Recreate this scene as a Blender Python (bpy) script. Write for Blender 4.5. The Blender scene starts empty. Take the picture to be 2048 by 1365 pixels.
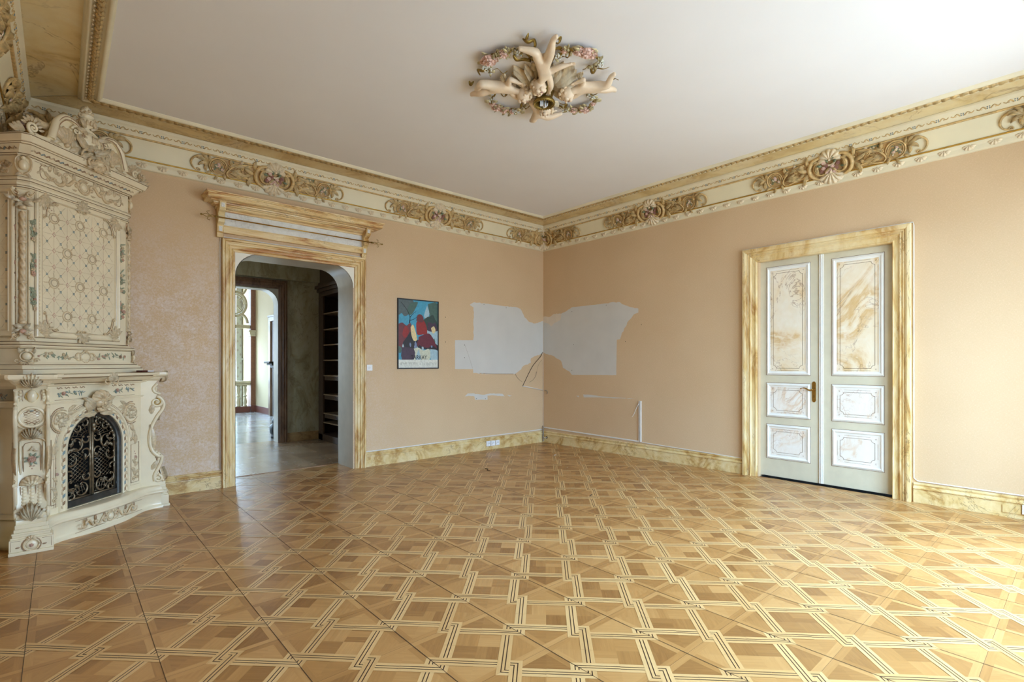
import bpy, math, random
from mathutils import Vector, Matrix
from math import sin, cos, pi, radians, sqrt, hypot, atan2
random.seed(7)
scene = bpy.context.scene
COL = scene.collection

# ------------------------------------------------------------------ camera
CAM = (-6.720, -6.739, 1.45)
YAW = 0.7230
cd = bpy.data.cameras.new('camera'); cam = bpy.data.objects.new('camera', cd); COL.objects.link(cam)
cd.sensor_width = 36.0; cd.lens = 18.0; cd.clip_start = 0.05; cd.clip_end = 200
cd.shift_y = (727.6 - 682.5) / 2048.0
cam.location = CAM; cam.rotation_euler = (pi / 2, 0, -YAW)
scene.camera = cam

# ------------------------------------------------------------------ exposure and colour
vs = scene.view_settings
vs.view_transform = 'Standard'; vs.look = 'None'; vs.gamma = 1.0; vs.use_curve_mapping = False
vs.exposure = 0.55
scene.display_settings.display_device = 'sRGB'
cy = scene.cycles
cy.max_bounces = 10; cy.diffuse_bounces = 6; cy.glossy_bounces = 4; cy.transmission_bounces = 6
cy.transparent_max_bounces = 6; cy.caustics_reflective = False; cy.caustics_refractive = False
cy.sample_clamp_indirect = 6.0; cy.use_denoising = True
try:
    cy.denoiser = 'OPENIMAGEDENOISE'
except Exception:
    pass

# ------------------------------------------------------------------ daylight: an overcast sky over pale ground
W = bpy.data.worlds.new('sky'); scene.world = W; W.use_nodes = True
nt = W.node_tree; nt.nodes.clear()
wo = nt.nodes.new('ShaderNodeOutputWorld'); bg = nt.nodes.new('ShaderNodeBackground')
tc = nt.nodes.new('ShaderNodeTexCoord'); sx = nt.nodes.new('ShaderNodeSeparateXYZ')
rp = nt.nodes.new('ShaderNodeValToRGB'); mr = nt.nodes.new('ShaderNodeMapRange')
nt.links.new(tc.outputs['Generated'], sx.inputs[0]); nt.links.new(sx.outputs[2], mr.inputs[0])
mr.inputs[1].default_value = -1; mr.inputs[2].default_value = 1
nt.links.new(mr.outputs[0], rp.inputs[0])
e = rp.color_ramp.elements
e[0].position = 0.0; e[0].color = (.44, .54, .62, 1)
e[1].position = 1.0; e[1].color = (1.4, 2.25, 3.15, 1)
b_ = rp.color_ramp.elements.new(0.62); b_.color = (.75, 1.12, 1.52, 1)
a = rp.color_ramp.elements.new(0.49); a.color = (.44, .54, .62, 1)
a = rp.color_ramp.elements.new(0.52); a.color = (.52, .74, .98, 1)
nt.links.new(rp.outputs[0], bg.inputs[0]); bg.inputs[1].default_value = 10.0
nt.links.new(bg.outputs[0], wo.inputs[0])


def portal(name, loc, rot, sx_, sy_):
    l = bpy.data.lights.new(name, 'AREA'); l.shape = 'RECTANGLE'; l.size = sx_; l.size_y = sy_
    l.cycles.is_portal = True
    o = bpy.data.objects.new(name, l); COL.objects.link(o); o.location = loc; o.rotation_euler = rot
    return o


RX0, RY0 = -7.13, -7.14          # west and south walls; the north-east corner of the room is the origin
ZC = 3.90                        # ceiling
WIN = [(-5.25, -4.35), (-3.60, -2.20), (-1.92, -0.66)]     # windows in the south wall, behind the camera
WZ = (0.30, 3.30)
for a, b in WIN:
    portal('window_light', ((a + b) / 2, RY0 - 0.30, sum(WZ) / 2), (pi / 2, 0, 0), b - a, WZ[1] - WZ[0])
portal('window_light', (-4.05, 11.92, 2.3), (-pi / 2, 0, 0), 2.9, 4.2)
portal('window_light', (-7.0, 6.8, 1.8), (0, -pi / 2, 0), 2.4, 1.6)
portal('window_light', (-7.2, 1.70, 1.8), (0, -pi / 2, 0), 1.0, .7)


# ------------------------------------------------------------------ helpers
def srgb(r, g, b, a=1.0):
    f = lambda c: c / 12.92 if c <= 0.04045 else ((c + 0.055) / 1.055) ** 2.4
    return (f(r / 255), f(g / 255), f(b / 255), a)


class MB:
    """Collects polygons and links them as ONE mesh object."""
    def __init__(s, M=None):
        s.v = []; s.f = []; s.m = []; s.sm = []; s.uv = []; s.tone = []
        s.M = M or Matrix.Identity(4); s.stack = []; s.mi = 0

    def push(s, M): s.stack.append(s.M); s.M = s.M @ M; return s
    def pop(s): s.M = s.stack.pop()
    def vert(s, p): s.v.append(tuple(s.M @ Vector(p))); return len(s.v) - 1

    def face(s, idx, smooth=False, uv=None, tone=None):
        s.f.append(tuple(idx)); s.m.append(s.mi); s.sm.append(smooth); s.uv.append(uv); s.tone.append(tone)

    def poly(s, pts, **k): s.face([s.vert(p) for p in pts], **k)

    def box(s, x0, x1, y0, y1, z0, z1):
        i = [s.vert((x, y, z)) for z in (z0, z1) for y in (y0, y1) for x in (x0, x1)]
        for q in ((0, 2, 3, 1), (4, 5, 7, 6), (0, 1, 5, 4), (2, 6, 7, 3), (0, 4, 6, 2), (1, 3, 7, 5)):
            s.face([i[k] for k in q])

    def grid(s, rows, close=False, smooth=True, caps=False):
        idx = [[s.vert(p) for p in r] for r in rows]
        n = len(rows[0])
        for i in range(len(rows) - 1):
            for j in range(n if close else n - 1):
                s.face((idx[i][j], idx[i][(j + 1) % n], idx[i + 1][(j + 1) % n], idx[i + 1][j]), smooth)
        if caps:
            s.face(idx[0][::-1]); s.face(idx[-1])

    def tube(s, pts, rad, n=6, flat=1.0, up=None, smooth=True):
        """tube along 3D pts; rad number or list; flat scales the thickness along `up`"""
        P = [Vector(p) for p in pts]; k = len(P)
        R = rad if isinstance(rad, (list, tuple)) else [rad] * k
        up = Vector(up) if up else None; rows = []; prev = None
        for i in range(k):
            t = (P[min(i + 1, k - 1)] - P[max(i - 1, 0)])
            t = t.normalized() if t.length > 1e-9 else Vector((0, 0, 1))
            if up: a = t.cross(up)
            elif prev is not None: a = prev - t * prev.dot(t)
            else: a = t.cross(Vector((0, 0, 1)))
            if a.length < 1e-4: a = t.cross(Vector((1, 0, 0)))
            if a.length < 1e-4: a = t.cross(Vector((0, 1, 0)))
            a.normalize(); b = a.cross(t).normalized(); prev = a
            rows.append([P[i] + a * cos(2 * pi * j / n) * R[i] + b * sin(2 * pi * j / n) * R[i] * flat for j in range(n)])
        s.grid(rows, True, smooth, True)

    def lathe(s, prof, n=16, smooth=True):
        """prof: (r, z) pairs round the local z axis"""
        rows = [[(max(r, 1e-5) * cos(2 * pi * j / n), max(r, 1e-5) * sin(2 * pi * j / n), z) for j in range(n)] for r, z in prof]
        s.grid(rows, True, smooth, True)

    def blob(s, c, r, n=8, m=5):
        rx, ry, rz = r if isinstance(r, (tuple, list)) else (r, r, r)
        rows = []
        for i in range(m + 1):
            t = pi * i / m
            rr = max(sin(t), 1e-3)
            rows.append([(c[0] + rx * rr * cos(2 * pi * j / n), c[1] + ry * rr * sin(2 * pi * j / n), c[2] - rz * cos(t)) for j in range(n)])
        s.grid(rows, True, True, True)

    def prism(s, pts2, z0, z1, smooth=False):
        """closed outline in the local xy plane, extruded z0..z1"""
        a = [s.vert((x, y, z0)) for x, y in pts2]; b = [s.vert((x, y, z1)) for x, y in pts2]; n = len(pts2)
        s.face(a[::-1]); s.face(b)
        for i in range(n): s.face((a[i], a[(i + 1) % n], b[(i + 1) % n], b[i]), smooth)

    def build(s, name, mats, parent=None, bevel=0, auto=None):
        me = bpy.data.meshes.new(name); me.from_pydata(s.v, [], s.f)
        mats = mats if isinstance(mats, (list, tuple)) else [mats]
        for m in mats: me.materials.append(m)
        me.polygons.foreach_set('material_index', s.m); me.polygons.foreach_set('use_smooth', s.sm)
        if any(u for u in s.uv):
            ul = me.uv_layers.new(name='grain'); k = 0
            for u, f in zip(s.uv, s.f):
                for j in range(len(f)):
                    ul.data[k].uv = u[j] if u else (0, 0); k += 1
        if any(t is not None for t in s.tone):
            at = me.attributes.new('tone', 'FLOAT', 'FACE')
            at.data.foreach_set('value', [t or 0.0 for t in s.tone])
        me.update()
        o = bpy.data.objects.new(name, me); COL.objects.link(o)
        if parent: o.parent = parent
        if bevel:
            b = o.modifiers.new('bevel', 'BEVEL'); b.width = bevel; b.segments = 2; b.limit_method = 'ANGLE'; b.angle_limit = radians(40)
        return o


def empty(name, loc=(0, 0, 0), rz=0.0):
    o = bpy.data.objects.new(name, None); COL.objects.link(o); o.location = loc; o.rotation_euler = (0, 0, rz)
    o.empty_display_size = 0.1
    return o


def tag(o, label=None, cat=None, group=None, kind=None):
    if label: o['label'] = label
    if cat: o['category'] = cat
    if group: o['group'] = group
    if kind: o['kind'] = kind
    return o


def struct(o): o['kind'] = 'structure'; return o


def copy_tree(o, parent=None, root=True):
    c = o.copy(); COL.objects.link(c)
    if parent: c.parent = parent
    for ch in list(o.children): copy_tree(ch, c, False)
    return c


def frame(o, x, y):
    """matrix of a local frame: x to the right, y up the surface, z off the surface"""
    x = Vector(x).normalized(); y = Vector(y).normalized(); z = x.cross(y)
    return Matrix(((x[0], y[0], z[0], o[0]), (x[1], y[1], z[1], o[1]), (x[2], y[2], z[2], o[2]), (0, 0, 0, 1)))


T = Matrix.Translation
def RZ(a): return Matrix.Rotation(a, 4, 'Z')
def SC(a, b=None, c=None): return Matrix.Diagonal((a, b if b is not None else a, c if c is not None else a, 1))


# ------------------------------------------------------------------ materials
class NT:
    def __init__(s, name):
        s.mat = bpy.data.materials.new(name); s.mat.use_nodes = True; s.n = s.mat.node_tree.nodes; s.l = s.mat.node_tree.links
        s.b = s.n['Principled BSDF']

    def node(s, t, **k):
        n = s.n.new(t)
        for a, v in k.items():
            if a.startswith('i_'):
                key = a[2:]; key = int(key) if key.isdigit() else key.replace('_', ' ')
                s.put(n, key, v)
            else: setattr(n, a, v)
        return n

    def put(s, n, key, v):
        i = n.inputs[key]
        if isinstance(v, bpy.types.NodeSocket): s.l.new(v, i)
        else: i.default_value = v

    def coord(s, out='Object', scale=(1, 1, 1), rot=(0, 0, 0), vec=None):
        if vec is None: vec = s.node('ShaderNodeTexCoord').outputs[out]
        m = s.node('ShaderNodeMapping'); s.l.new(vec, m.inputs[0]); m.inputs['Scale'].default_value = scale; m.inputs['Rotation'].default_value = rot
        return m.outputs[0]

    def noise(s, vec, scale, detail=4, rough=.5, dist=0.0, out='Fac'):
        n = s.node('ShaderNodeTexNoise'); s.l.new(vec, n.inputs['Vector']); n.inputs['Scale'].default_value = scale
        n.inputs['Detail'].default_value = detail; n.inputs['Roughness'].default_value = rough; n.inputs['Distortion'].default_value = dist
        return n.outputs[out]

    def ramp(s, fac, stops, interp='LINEAR'):
        r = s.node('ShaderNodeValToRGB'); s.l.new(fac, r.inputs[0]); r.color_ramp.interpolation = interp
        el = r.color_ramp.elements
        while len(el) > 1: el.remove(el[-1])
        el[0].position = stops[0][0]; el[0].color = stops[0][1]
        for p, c in stops[1:]:
            x = el.new(p); x.color = c
        return r.outputs[0]

    def mix(s, f, a, b, mode='MIX'):
        m = s.node('ShaderNodeMix', data_type='RGBA', blend_type=mode)
        s.put(m, 0, f); s.put(m, 6, a); s.put(m, 7, b)
        return m.outputs[2]

    def math(s, op, a, b=0.0, c=None):
        m = s.node('ShaderNodeMath', operation=op); s.put(m, 0, a); s.put(m, 1, b)
        if c is not None: s.put(m, 2, c)
        return m.outputs[0]

    def bump(s, h, strength=.3, dist=.002):
        b = s.node('ShaderNodeBump'); s.l.new(h, b.inputs['Height']); b.inputs['Strength'].default_value = strength; b.inputs['Distance'].default_value = dist
        s.l.new(b.outputs[0], s.b.inputs['Normal'])

    def out(s, color=None, rough=None, metal=None, spec=None):
        for k, v in (('Base Color', color), ('Roughness', rough), ('Metallic', metal), ('Specular IOR Level', spec)):
            if v is not None: s.put(s.b, k, v)
        return s.mat


def simple(name, col, rough=.5, metal=0.0, var=.06, scale=12, spec=.5, bump=0.0):
    m = NT(name); v = m.coord()
    n = m.noise(v, scale, 4)
    c2 = tuple(max(0, c * (1 - var * 2)) for c in col[:3]) + (1,)
    c1 = tuple(min(1, c * (1 + var)) for c in col[:3]) + (1,)
    if bump: m.bump(m.noise(v, scale * 6, 3), bump, .001)
    return m.out(m.ramp(n, [(.3, c2), (.7, c1)]), rough, metal, spec)


def marble(name, base, mid, dark, vein, scale=3.0, stretch=(1, 1, 1), rot=(0, 0, 0), rough=.35, amount=.5, veins=True, white=None):
    m = NT(name); v = m.coord(scale=stretch, rot=rot)
    n1 = m.noise(v, scale, 8, .62, 1.3)
    d = .5 - amount * .5
    c = m.ramp(n1, [(.36, base), (.47 + d * .15, mid), (.555 + d * .15, dark), (.62 + d * .1, mid), (.72, base)])
    n2 = m.noise(v, scale * 2.7, 6, .6, .8)
    c = m.mix(m.ramp(n2, [(.50, (0, 0, 0, 1)), (.66, (.7, .7, .7, 1))]), c, white or base)
    if veins:
        vn = m.noise(v, scale * 1.1, 5, .6, 2.0)
        edge = m.ramp(m.math('ABSOLUTE', m.math('SUBTRACT', vn, .5)), [(0.0, (.75, .75, .75, 1)), (.012, (0, 0, 0, 1))])
        mask = m.ramp(m.noise(v, scale * .8, 2), [(.45, (0, 0, 0, 1)), (.6, (1, 1, 1, 1))])
        c = m.mix(m.math('MULTIPLY', edge, mask), c, vein)
    fine = m.noise(v, scale * 9, 4)
    c = m.mix(.12, c, m.ramp(fine, [(.35, dark), (.65, base)]))
    return m.out(c, rough)


def wallpaper():
    m = NT('peach wallpaper'); v = m.coord()
    lin = m.coord(scale=(1, 1, .12)); lin2 = m.coord(scale=(.12, .12, 1))
    weave = m.math('ADD', m.noise(lin, 420, 2), m.noise(lin2, 420, 2))
    big = m.noise(v, 1.1, 4)
    c = m.ramp(big, [(.3, srgb(205, 176, 139)), (.7, srgb(212, 184, 148))])
    c = m.mix(m.math('MULTIPLY', m.math('SUBTRACT', weave, 1.0), 1.2), c, srgb(240, 214, 184))
    # sponged pearl flecks that catch the light
    fl = m.noise(v, 38, 7, .78, .9)
    blot = m.noise(v, 5.5, 4, .6)
    f = m.math('ADD', m.math('MULTIPLY', fl, .7), m.math('MULTIPLY', blot, .3))
    k = m.ramp(f, [(.45, (0, 0, 0, 1)), (.60, (1, 1, 1, 1))])
    s = m.node('ShaderNodeSeparateXYZ'); m.l.new(m.node('ShaderNodeTexCoord').outputs['Object'], s.inputs[0])
    # window sheen on the flecks, painted in as paler colour, fading by the poster
    mr = m.node('ShaderNodeMapRange'); m.l.new(s.outputs[0], mr.inputs[0])
    mr.inputs[1].default_value = -5.2; mr.inputs[2].default_value = -2.6; mr.inputs[3].default_value = 1.0; mr.inputs[4].default_value = 0.0
    lo = m.node('ShaderNodeMapRange'); m.l.new(s.outputs[2], lo.inputs[0])
    lo.inputs[1].default_value = 3.2; lo.inputs[2].default_value = 2.2
    kk = m.math('MULTIPLY', m.math('MULTIPLY', k, mr.outputs[0]), lo.outputs[0])
    c = m.mix(m.math('MULTIPLY', kk, .55), c, srgb(230, 222, 222))
    r = m.math('SUBTRACT', .72, m.math('MULTIPLY', kk, .3))
    m.bump(weave, .10, .001)
    return m.out(c, r, spec=.35)


def wood_floor(name, c0, c1, c2, rough=.30):
    m = NT(name)
    uv = m.node('ShaderNodeTexCoord').outputs['UV']
    g = m.coord(scale=(3.0, 60, 1), vec=uv); g2 = m.coord(scale=(12, 260, 1), vec=uv)
    n = m.noise(g, 1.0, 6, .6, .9); n2 = m.noise(g2, 1.0, 3)
    t = m.node('ShaderNodeAttribute', attribute_name='tone').outputs['Fac']
    f = m.math('ADD', m.math('MULTIPLY', t, .48), m.math('ADD', m.math('MULTIPLY', n, .42), m.math('MULTIPLY', n2, .12)))
    c = m.ramp(f, [(.18, c0), (.52, c1), (.88, c2)])
    pv = m.coord()
    wear = m.noise(pv, 1.7, 6, .65)
    r = m.math('ADD', rough - .08, m.math('MULTIPLY', wear, .2))
    m.bump(n2, .05, .0005)
    return m.out(c, r, spec=.7)


M = {}
M['wall'] = wallpaper()
M['bare'] = simple('bare grey plaster', srgb(208, 205, 199), .8, var=.02, scale=3)
M['bare_cream'] = simple('pale backing paper', srgb(222, 208, 190), .8, var=.02)
M['ceiling'] = simple('ceiling paint', srgb(230, 228, 228), .85, var=.01, scale=1.5)
M['cream'] = simple('cream moulding paint', srgb(229, 218, 188), .5, var=.04, scale=4)
M['cream_white'] = simple('pale moulding paint', srgb(238, 234, 220), .5, var=.03, scale=4)
M['ochre'] = marble('ochre painted marble', srgb(238, 222, 180), srgb(221, 192, 132), srgb(184, 136, 66), srgb(134, 92, 52), 2.0, (1, 1, .55), amount=.4)
M['ochre_v'] = marble('streaked ochre marble', srgb(240, 224, 182), srgb(222, 192, 128), srgb(178, 128, 60), srgb(120, 84, 50), 2.0, (2.4, 2.4, .45), amount=.62)
M['ochre_h'] = marble('level streaked ochre marble', srgb(240, 222, 180), srgb(224, 192, 130), srgb(176, 112, 52), srgb(112, 76, 46), 2.0, (.45, .45, 3.4), amount=.62)
M['base'] = marble('skirting marble', srgb(232, 214, 168), srgb(218, 190, 130), srgb(180, 136, 70), srgb(112, 76, 44), 2.2, (1, 1, 1.1), amount=.4)
M['white_marble'] = marble('white marble', srgb(232, 233, 230), srgb(222, 223, 220), srgb(205, 206, 202), srgb(170, 166, 158), 4, amount=.3)
M['panel'] = marble('door panel marble', srgb(240, 234, 218), srgb(236, 220, 190), srgb(216, 182, 128), srgb(150, 116, 90), 1.25, (1, 1.3, 1), (.6, 0, 0), amount=.25, white=srgb(244, 236, 222))
M['panel_low'] = marble('pale door panel marble', srgb(240, 238, 233), srgb(236, 230, 220), srgb(224, 202, 178), srgb(176, 140, 118), 2.6, (1, 1.2, 1), (.6, 0, 0), amount=.2, white=srgb(244, 240, 235))
M['cove'] = marble('cove marble', srgb(232, 216, 172), srgb(220, 196, 140), srgb(196, 166, 106), srgb(150, 120, 76), .9, (1, 1, 1), (0, 0, .6), amount=.55, white=srgb(226, 214, 182))
M['frieze'] = simple('frieze paint', srgb(232, 222, 190), .5, var=.03, scale=3)
M['relief'] = simple('antiqued plaster relief', srgb(212, 180, 124), .45, var=.18, scale=30)
M['relief_dark'] = simple('umber relief ground', srgb(186, 150, 96), .6, var=.12, scale=25)
M['relief_pale'] = simple('pale plaster relief', srgb(230, 212, 180), .45, var=.1, scale=30)
M['gold'] = simple('gilding', srgb(205, 165, 80), .35, .75, .12, 20)
M['gold_dark'] = simple('dull bronze gilding', srgb(150, 122, 58), .4, .65, .18, 30)
M['pink'] = simple('rose pink paint', srgb(232, 200, 186), .5, var=.12, scale=60)
M['pink_dark'] = simple('dusky rose paint', srgb(170, 122, 108), .5, var=.15, scale=60)
M['green'] = simple('leaf green paint', srgb(128, 138, 106), .5, var=.15, scale=60)
M['blue'] = simple('slate blue paint', srgb(112, 132, 142), .5, var=.12, scale=60)
M['door'] = simple('greige door paint', srgb(209, 203, 180), .45, var=.03, scale=8)
M['door_white'] = simple('white door moulding', srgb(238, 238, 234), .4, var=.02)
M['brown_line'] = simple('umber glaze line', srgb(120, 88, 50), .6, var=.1)
M['brass'] = simple('aged brass', srgb(178, 138, 66), .3, .9, .1, 20)
M['white_plastic'] = simple('white plastic', srgb(236, 237, 240), .35, var=.01)
M['dark'] = simple('dark recess', srgb(28, 24, 20), .8)
M['reveal'] = simple('grey beige reveal paint', srgb(196, 188, 172), .35, var=.05, scale=5)
M['glaze'] = simple('cream glazed ceramic', srgb(237, 224, 194), .22, var=.035, scale=6, spec=.6)
M['glaze_relief'] = simple('antiqued cream glaze relief', srgb(216, 194, 158), .3, var=.11, scale=45, spec=.6)  # antique glaze, browner than the plain cream
M['glaze_tan'] = simple('tan glaze', srgb(164, 132, 100), .3, var=.15, scale=45, spec=.6)
M['glaze_blue'] = simple('blue glaze', srgb(142, 158, 158), .3, var=.1, scale=45)
M['glaze_rose'] = simple('rose glaze', srgb(204, 164, 142), .3, var=.1, scale=45)
M['glaze_green'] = simple('green glaze', srgb(158, 164, 138), .3, var=.1, scale=45)
M['iron'] = simple('blackened iron', srgb(136, 122, 100), .36, .7, .15, 40)
M['iron_dark'] = simple('dark steel surround', srgb(84, 86, 86), .35, .7, .15, 20)
M['soot'] = simple('sooty firebox', srgb(16, 14, 12), .9)
M['oak'] = wood_floor('oak parquet', srgb(134, 89, 44), srgb(172, 123, 68), srgb(198, 150, 92))
M['maple'] = wood_floor('pale maple inlay', srgb(190, 146, 90), srgb(208, 165, 108), srgb(220, 182, 126))
M['wenge'] = simple('dark inlay line', srgb(58, 38, 26), .35)
M['seam'] = simple('floor seam', srgb(60, 46, 34), .6)


def struct_mb(name, mb, mat, parent=None, **k):
    o = mb.build(name, mat, parent, **k)
    if not parent: struct(o)
    return o
# ================================================================== ROOM SHELL
TN = 0.50                                        # thickness of the north wall
DX0, DX1, DZT = -5.163, -3.695, 2.785            # doorway in the north wall
mb = MB()
mb.box(RX0 - .3, DX0, 0, TN, 0, 4.3); mb.box(DX1, .3, 0, TN, 0, 4.3); mb.box(DX0, DX1, 0, TN, DZT, 4.3)
wall_n = struct_mb('wall_north', mb, M['wall'])
EY0, EY1, EZT = -5.322, -3.905, 2.755            # double door in the east wall
mb = MB()
mb.box(0, .3, EY1, 0, 0, 4.3); mb.box(0, .3, RY0 - .3, EY0, 0, 4.3); mb.box(0, .3, EY0, EY1, EZT, 4.3); mb.box(.22, .3, EY0, EY1, 0, EZT)
wall_e = struct_mb('wall_east', mb, M['wall'])
mb = MB(); mb.box(RX0 - .3, RX0, RY0 - .3, 0, 0, 4.3)
wall_w = struct_mb('wall_west', mb, M['wall'])
mb = MB(); xs = [RX0]
for a, b in WIN: xs += [a, b]
xs.append(0)
for i in range(0, len(xs), 2): mb.box(xs[i], xs[i + 1], RY0 - .3, RY0, 0, 4.3)
for a, b in WIN: mb.box(a, b, RY0 - .3, RY0, 0, WZ[0]); mb.box(a, b, RY0 - .3, RY0, WZ[1], 4.3)
wall_s = struct_mb('wall_south', mb, M['wall'])
for i, (a, b) in enumerate(WIN):
    mb = MB(); y0, y1 = RY0 - .22, RY0 - .16; m_ = (a + b) / 2
    for x0, x1 in ((a, a + .07), (b - .07, b), (m_ - .045, m_ + .045)): mb.box(x0, x1, y0, y1, WZ[0], WZ[1])
    for z0, z1 in ((WZ[0], WZ[0] + .09), (WZ[1] - .07, WZ[1]), (2.35, 2.41)):
        mb.box(a, b, y0, y1, z0, z1)
    o = mb.build('window_%d' % (i + 1), M['door_white'], bevel=.006); struct(o)
mb = MB(); mb.box(RX0 + .69, -.69, RY0 + .69, -.69, ZC, ZC + .12); mb.box(RX0 - .3, .3, RY0 - .3, TN, ZC + .12, ZC + .4)
sub = MB(); sub.box(RX0 - .3, .3, RY0 - .3, .5, -.2, -.01); struct_mb('floor_base', sub, M['dark'])
ceil = struct_mb('ceiling', mb, M['ceiling'])

# ------------------------------------------------------------------ parquet floor
GP = .4963; GX, GY = -4.8682, -4.9035; C = GP / sqrt(2); S2 = sqrt(.5)
Ux, Uy = S2, -S2; Vx, Vy = S2, S2
XLIM = (RX0 - .02, .02); YLIM = (RY0 - .02, .485)


def clip(pts, uvs):
    """clip a polygon (with uv) to the floor rectangle"""
    P = list(zip(pts, uvs))
    for ax, lim, sg in ((0, XLIM[0], 1), (0, XLIM[1], -1), (1, YLIM[0], 1), (1, YLIM[1], -1)):
        out = []
        for i in range(len(P)):
            (p, u), (q, w) = P[i], P[(i + 1) % len(P)]
            dp, dq = (p[ax] - lim) * sg, (q[ax] - lim) * sg
            if dp >= 0: out.append((p, u))
            if (dp >= 0) != (dq >= 0):
                t = dp / (dp - dq)
                out.append((tuple(p[k] + t * (q[k] - p[k]) for k in range(2)), tuple(u[k] + t * (w[k] - u[k]) for k in range(2))))
        P = out
        if len(P) < 3: return None
    return P


fl = MB(); rnd = random.Random(3)


def piece(pts, z, mi, ang, tone=None):
    """pts in lattice (u,v) metres; ang = grain direction in the same frame"""
    ca, sa = cos(ang), sin(ang); off = (rnd.uniform(0, 50), rnd.uniform(0, 50))
    uv = [(p[0] * ca + p[1] * sa + off[0], -p[0] * sa + p[1] * ca + off[1]) for p in pts]
    wp = [(GX + p[0] * Ux + p[1] * Vx, GY + p[0] * Uy + p[1] * Vy) for p in pts]
    R_ = clip(wp, uv)
    if not R_: return
    fl.mi = mi
    fl.face([fl.vert((p[0], p[1], z)) for p, _ in R_], False, [u for _, u in R_], rnd.random() if tone is None else tone)


BW = .178 * C; DL = BW * .48; LT = BW * .040; LO = BW * .14
NC = 26
for i in range(-NC, NC):
    for j in range(-NC, NC):
        cu, cv = i * C, j * C
        wx, wy = GX + cu * Ux + cv * Vx, GY + cu * Uy + cv * Vy
        if not (XLIM[0] - .4 < wx < XLIM[1] + .4 and YLIM[0] - .4 < wy < YLIM[1] + .4): continue
        h = C / 2
        if (i + j) % 2 == 0:
            # cell over a panel corner: four wedges and a saltire of boards
            for k in range(4):
                a = k * pi / 2; ca, sa = cos(a), sin(a); R_ = lambda x, y: (cu + x * ca - y * sa, cv + x * sa + y * ca)
                t = rnd.random()
                piece([R_(0, 0), R_(h, -h), R_(h, 0)], 0, 0, a + pi / 2, t); piece([R_(0, 0), R_(h, 0), R_(h, h)], 0, 0, a + pi / 2, min(1, t + rnd.uniform(-.15, .15)))
            w = .098 * C
            for k in range(4):
                a = k * pi / 2 + pi / 4; ca, sa = cos(a), sin(a); R_ = lambda x, y: (cu + x * ca - y * sa, cv + x * sa + y * ca)
                L_ = h * 1.32; s0 = w * (k % 2)
                piece([R_(s0, 0), R_(L_, 0), R_(L_, w), R_(s0, w)], .0003, 0, a, rnd.uniform(.3, 1))
                piece([R_(s0, -w), R_(L_, -w), R_(L_, 0), R_(s0, 0)], .0003, 0, a, rnd.uniform(.3, 1))
                sw = .0010 if k % 2 else .0006
                piece([R_(0, -sw), R_(L_ * .93, -sw), R_(L_ * .93, sw), R_(0, sw)], .0006 + .0001 * (k % 2), 3, a)
        else:
            for qi in (0, 1):
                for qj in (0, 1):
                    x0, y0 = cu - h * (1 - qi), cv - h * (1 - qj); n = rnd.choice((2, 2, 3)); hor = (qi + qj) % 2 == 0
                    cuts = [0] + sorted(rnd.uniform(.25, .75) if n == 2 else (.33 * (q + 1) + rnd.uniform(-.06, .06)) for q in range(n - 1)) + [1]
                    tb = rnd.random()
                    for q in range(n):
                        a0, a1 = cuts[q] * h, cuts[q + 1] * h; t = min(1, max(0, tb + rnd.uniform(-.3, .3)))
                        if hor: piece([(x0, y0 + a0), (x0 + h, y0 + a0), (x0 + h, y0 + a1), (x0, y0 + a1)], 0, 0, 0, t)
                        else: piece([(x0 + a0, y0), (x0 + a1, y0), (x0 + a1, y0 + h), (x0 + a0, y0 + h)], 0, 0, pi / 2, t)
        # interlaced bands to the right of and above node (i, j), the node at the top right of this cell
        nu, nv = cu + h, cv + h; n1 = (i + j) % 2 == 0
        for hor in (True, False):
            if hor:
                off = -DL if n1 else DL
                end = (lambda q: (-DL + q, C + DL - q)) if n1 else (lambda q: (-DL - q, C + DL + q))
                over = (not n1, n1)      # horizontals lie over at the second kind of node
            else:
                off = -DL if n1 else DL
                end = (lambda q: (-DL + q, C - DL * -1 - q)) if n1 else (lambda q: (-DL - q, C + DL + q))
                over = (n1, not n1)
            m = C / 2
            tn = rnd.uniform(.2, .9)
            for (q0, q1, mi, dz) in ((-BW / 2, BW / 2, 1, 0), (-LO - LT, -LO + LT, 2, .0003), (LO - LT, LO + LT, 2, .0003)):
                a0, b0 = end(q0); a1, b1 = end(q1)
                for half in (0, 1):
                    z = (.0016 if over[half] else .0008) + dz
                    if half == 0: pts = [(a0, off + q0), (m, off + q0), (m, off + q1), (a1, off + q1)]
                    else: pts = [(m, off + q0), (b0, off + q0), (b1, off + q1), (m, off + q1)]
                    if hor: pts = [(nu + p[0], nv + p[1]) for p in pts]
                    else: pts = [(nu + p[1], nv + p[0]) for p in pts][::-1]
                    piece(pts, z, mi, 0 if hor else pi / 2, tn)
fl.mi = 3
for k in range(-8, 16):                          # joints between the factory-made panels run north-south
    x = GX + k * GP
    if XLIM[0] < x < XLIM[1]: fl.poly([(x - .0011, YLIM[0], .0025), (x + .0011, YLIM[0], .0025), (x + .0011, YLIM[1], .0025), (x - .0011, YLIM[1], .0025)], uv=[(0, 0)] * 4, tone=.5)
floor = fl.build('floor', [M['oak'], M['maple'], M['wenge'], M['seam']]); struct(floor)
# ================================================================== ORNAMENT KIT (local frame: x right, y up, z off the surface)
def arc(cx, cy_, r, a0, a1, n=12, r1=None):
    r1 = r if r1 is None else r1
    return [(cx + (r + (r1 - r) * i / n) * cos(a0 + (a1 - a0) * i / n), cy_ + (r + (r1 - r) * i / n) * sin(a0 + (a1 - a0) * i / n)) for i in range(n + 1)]


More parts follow.
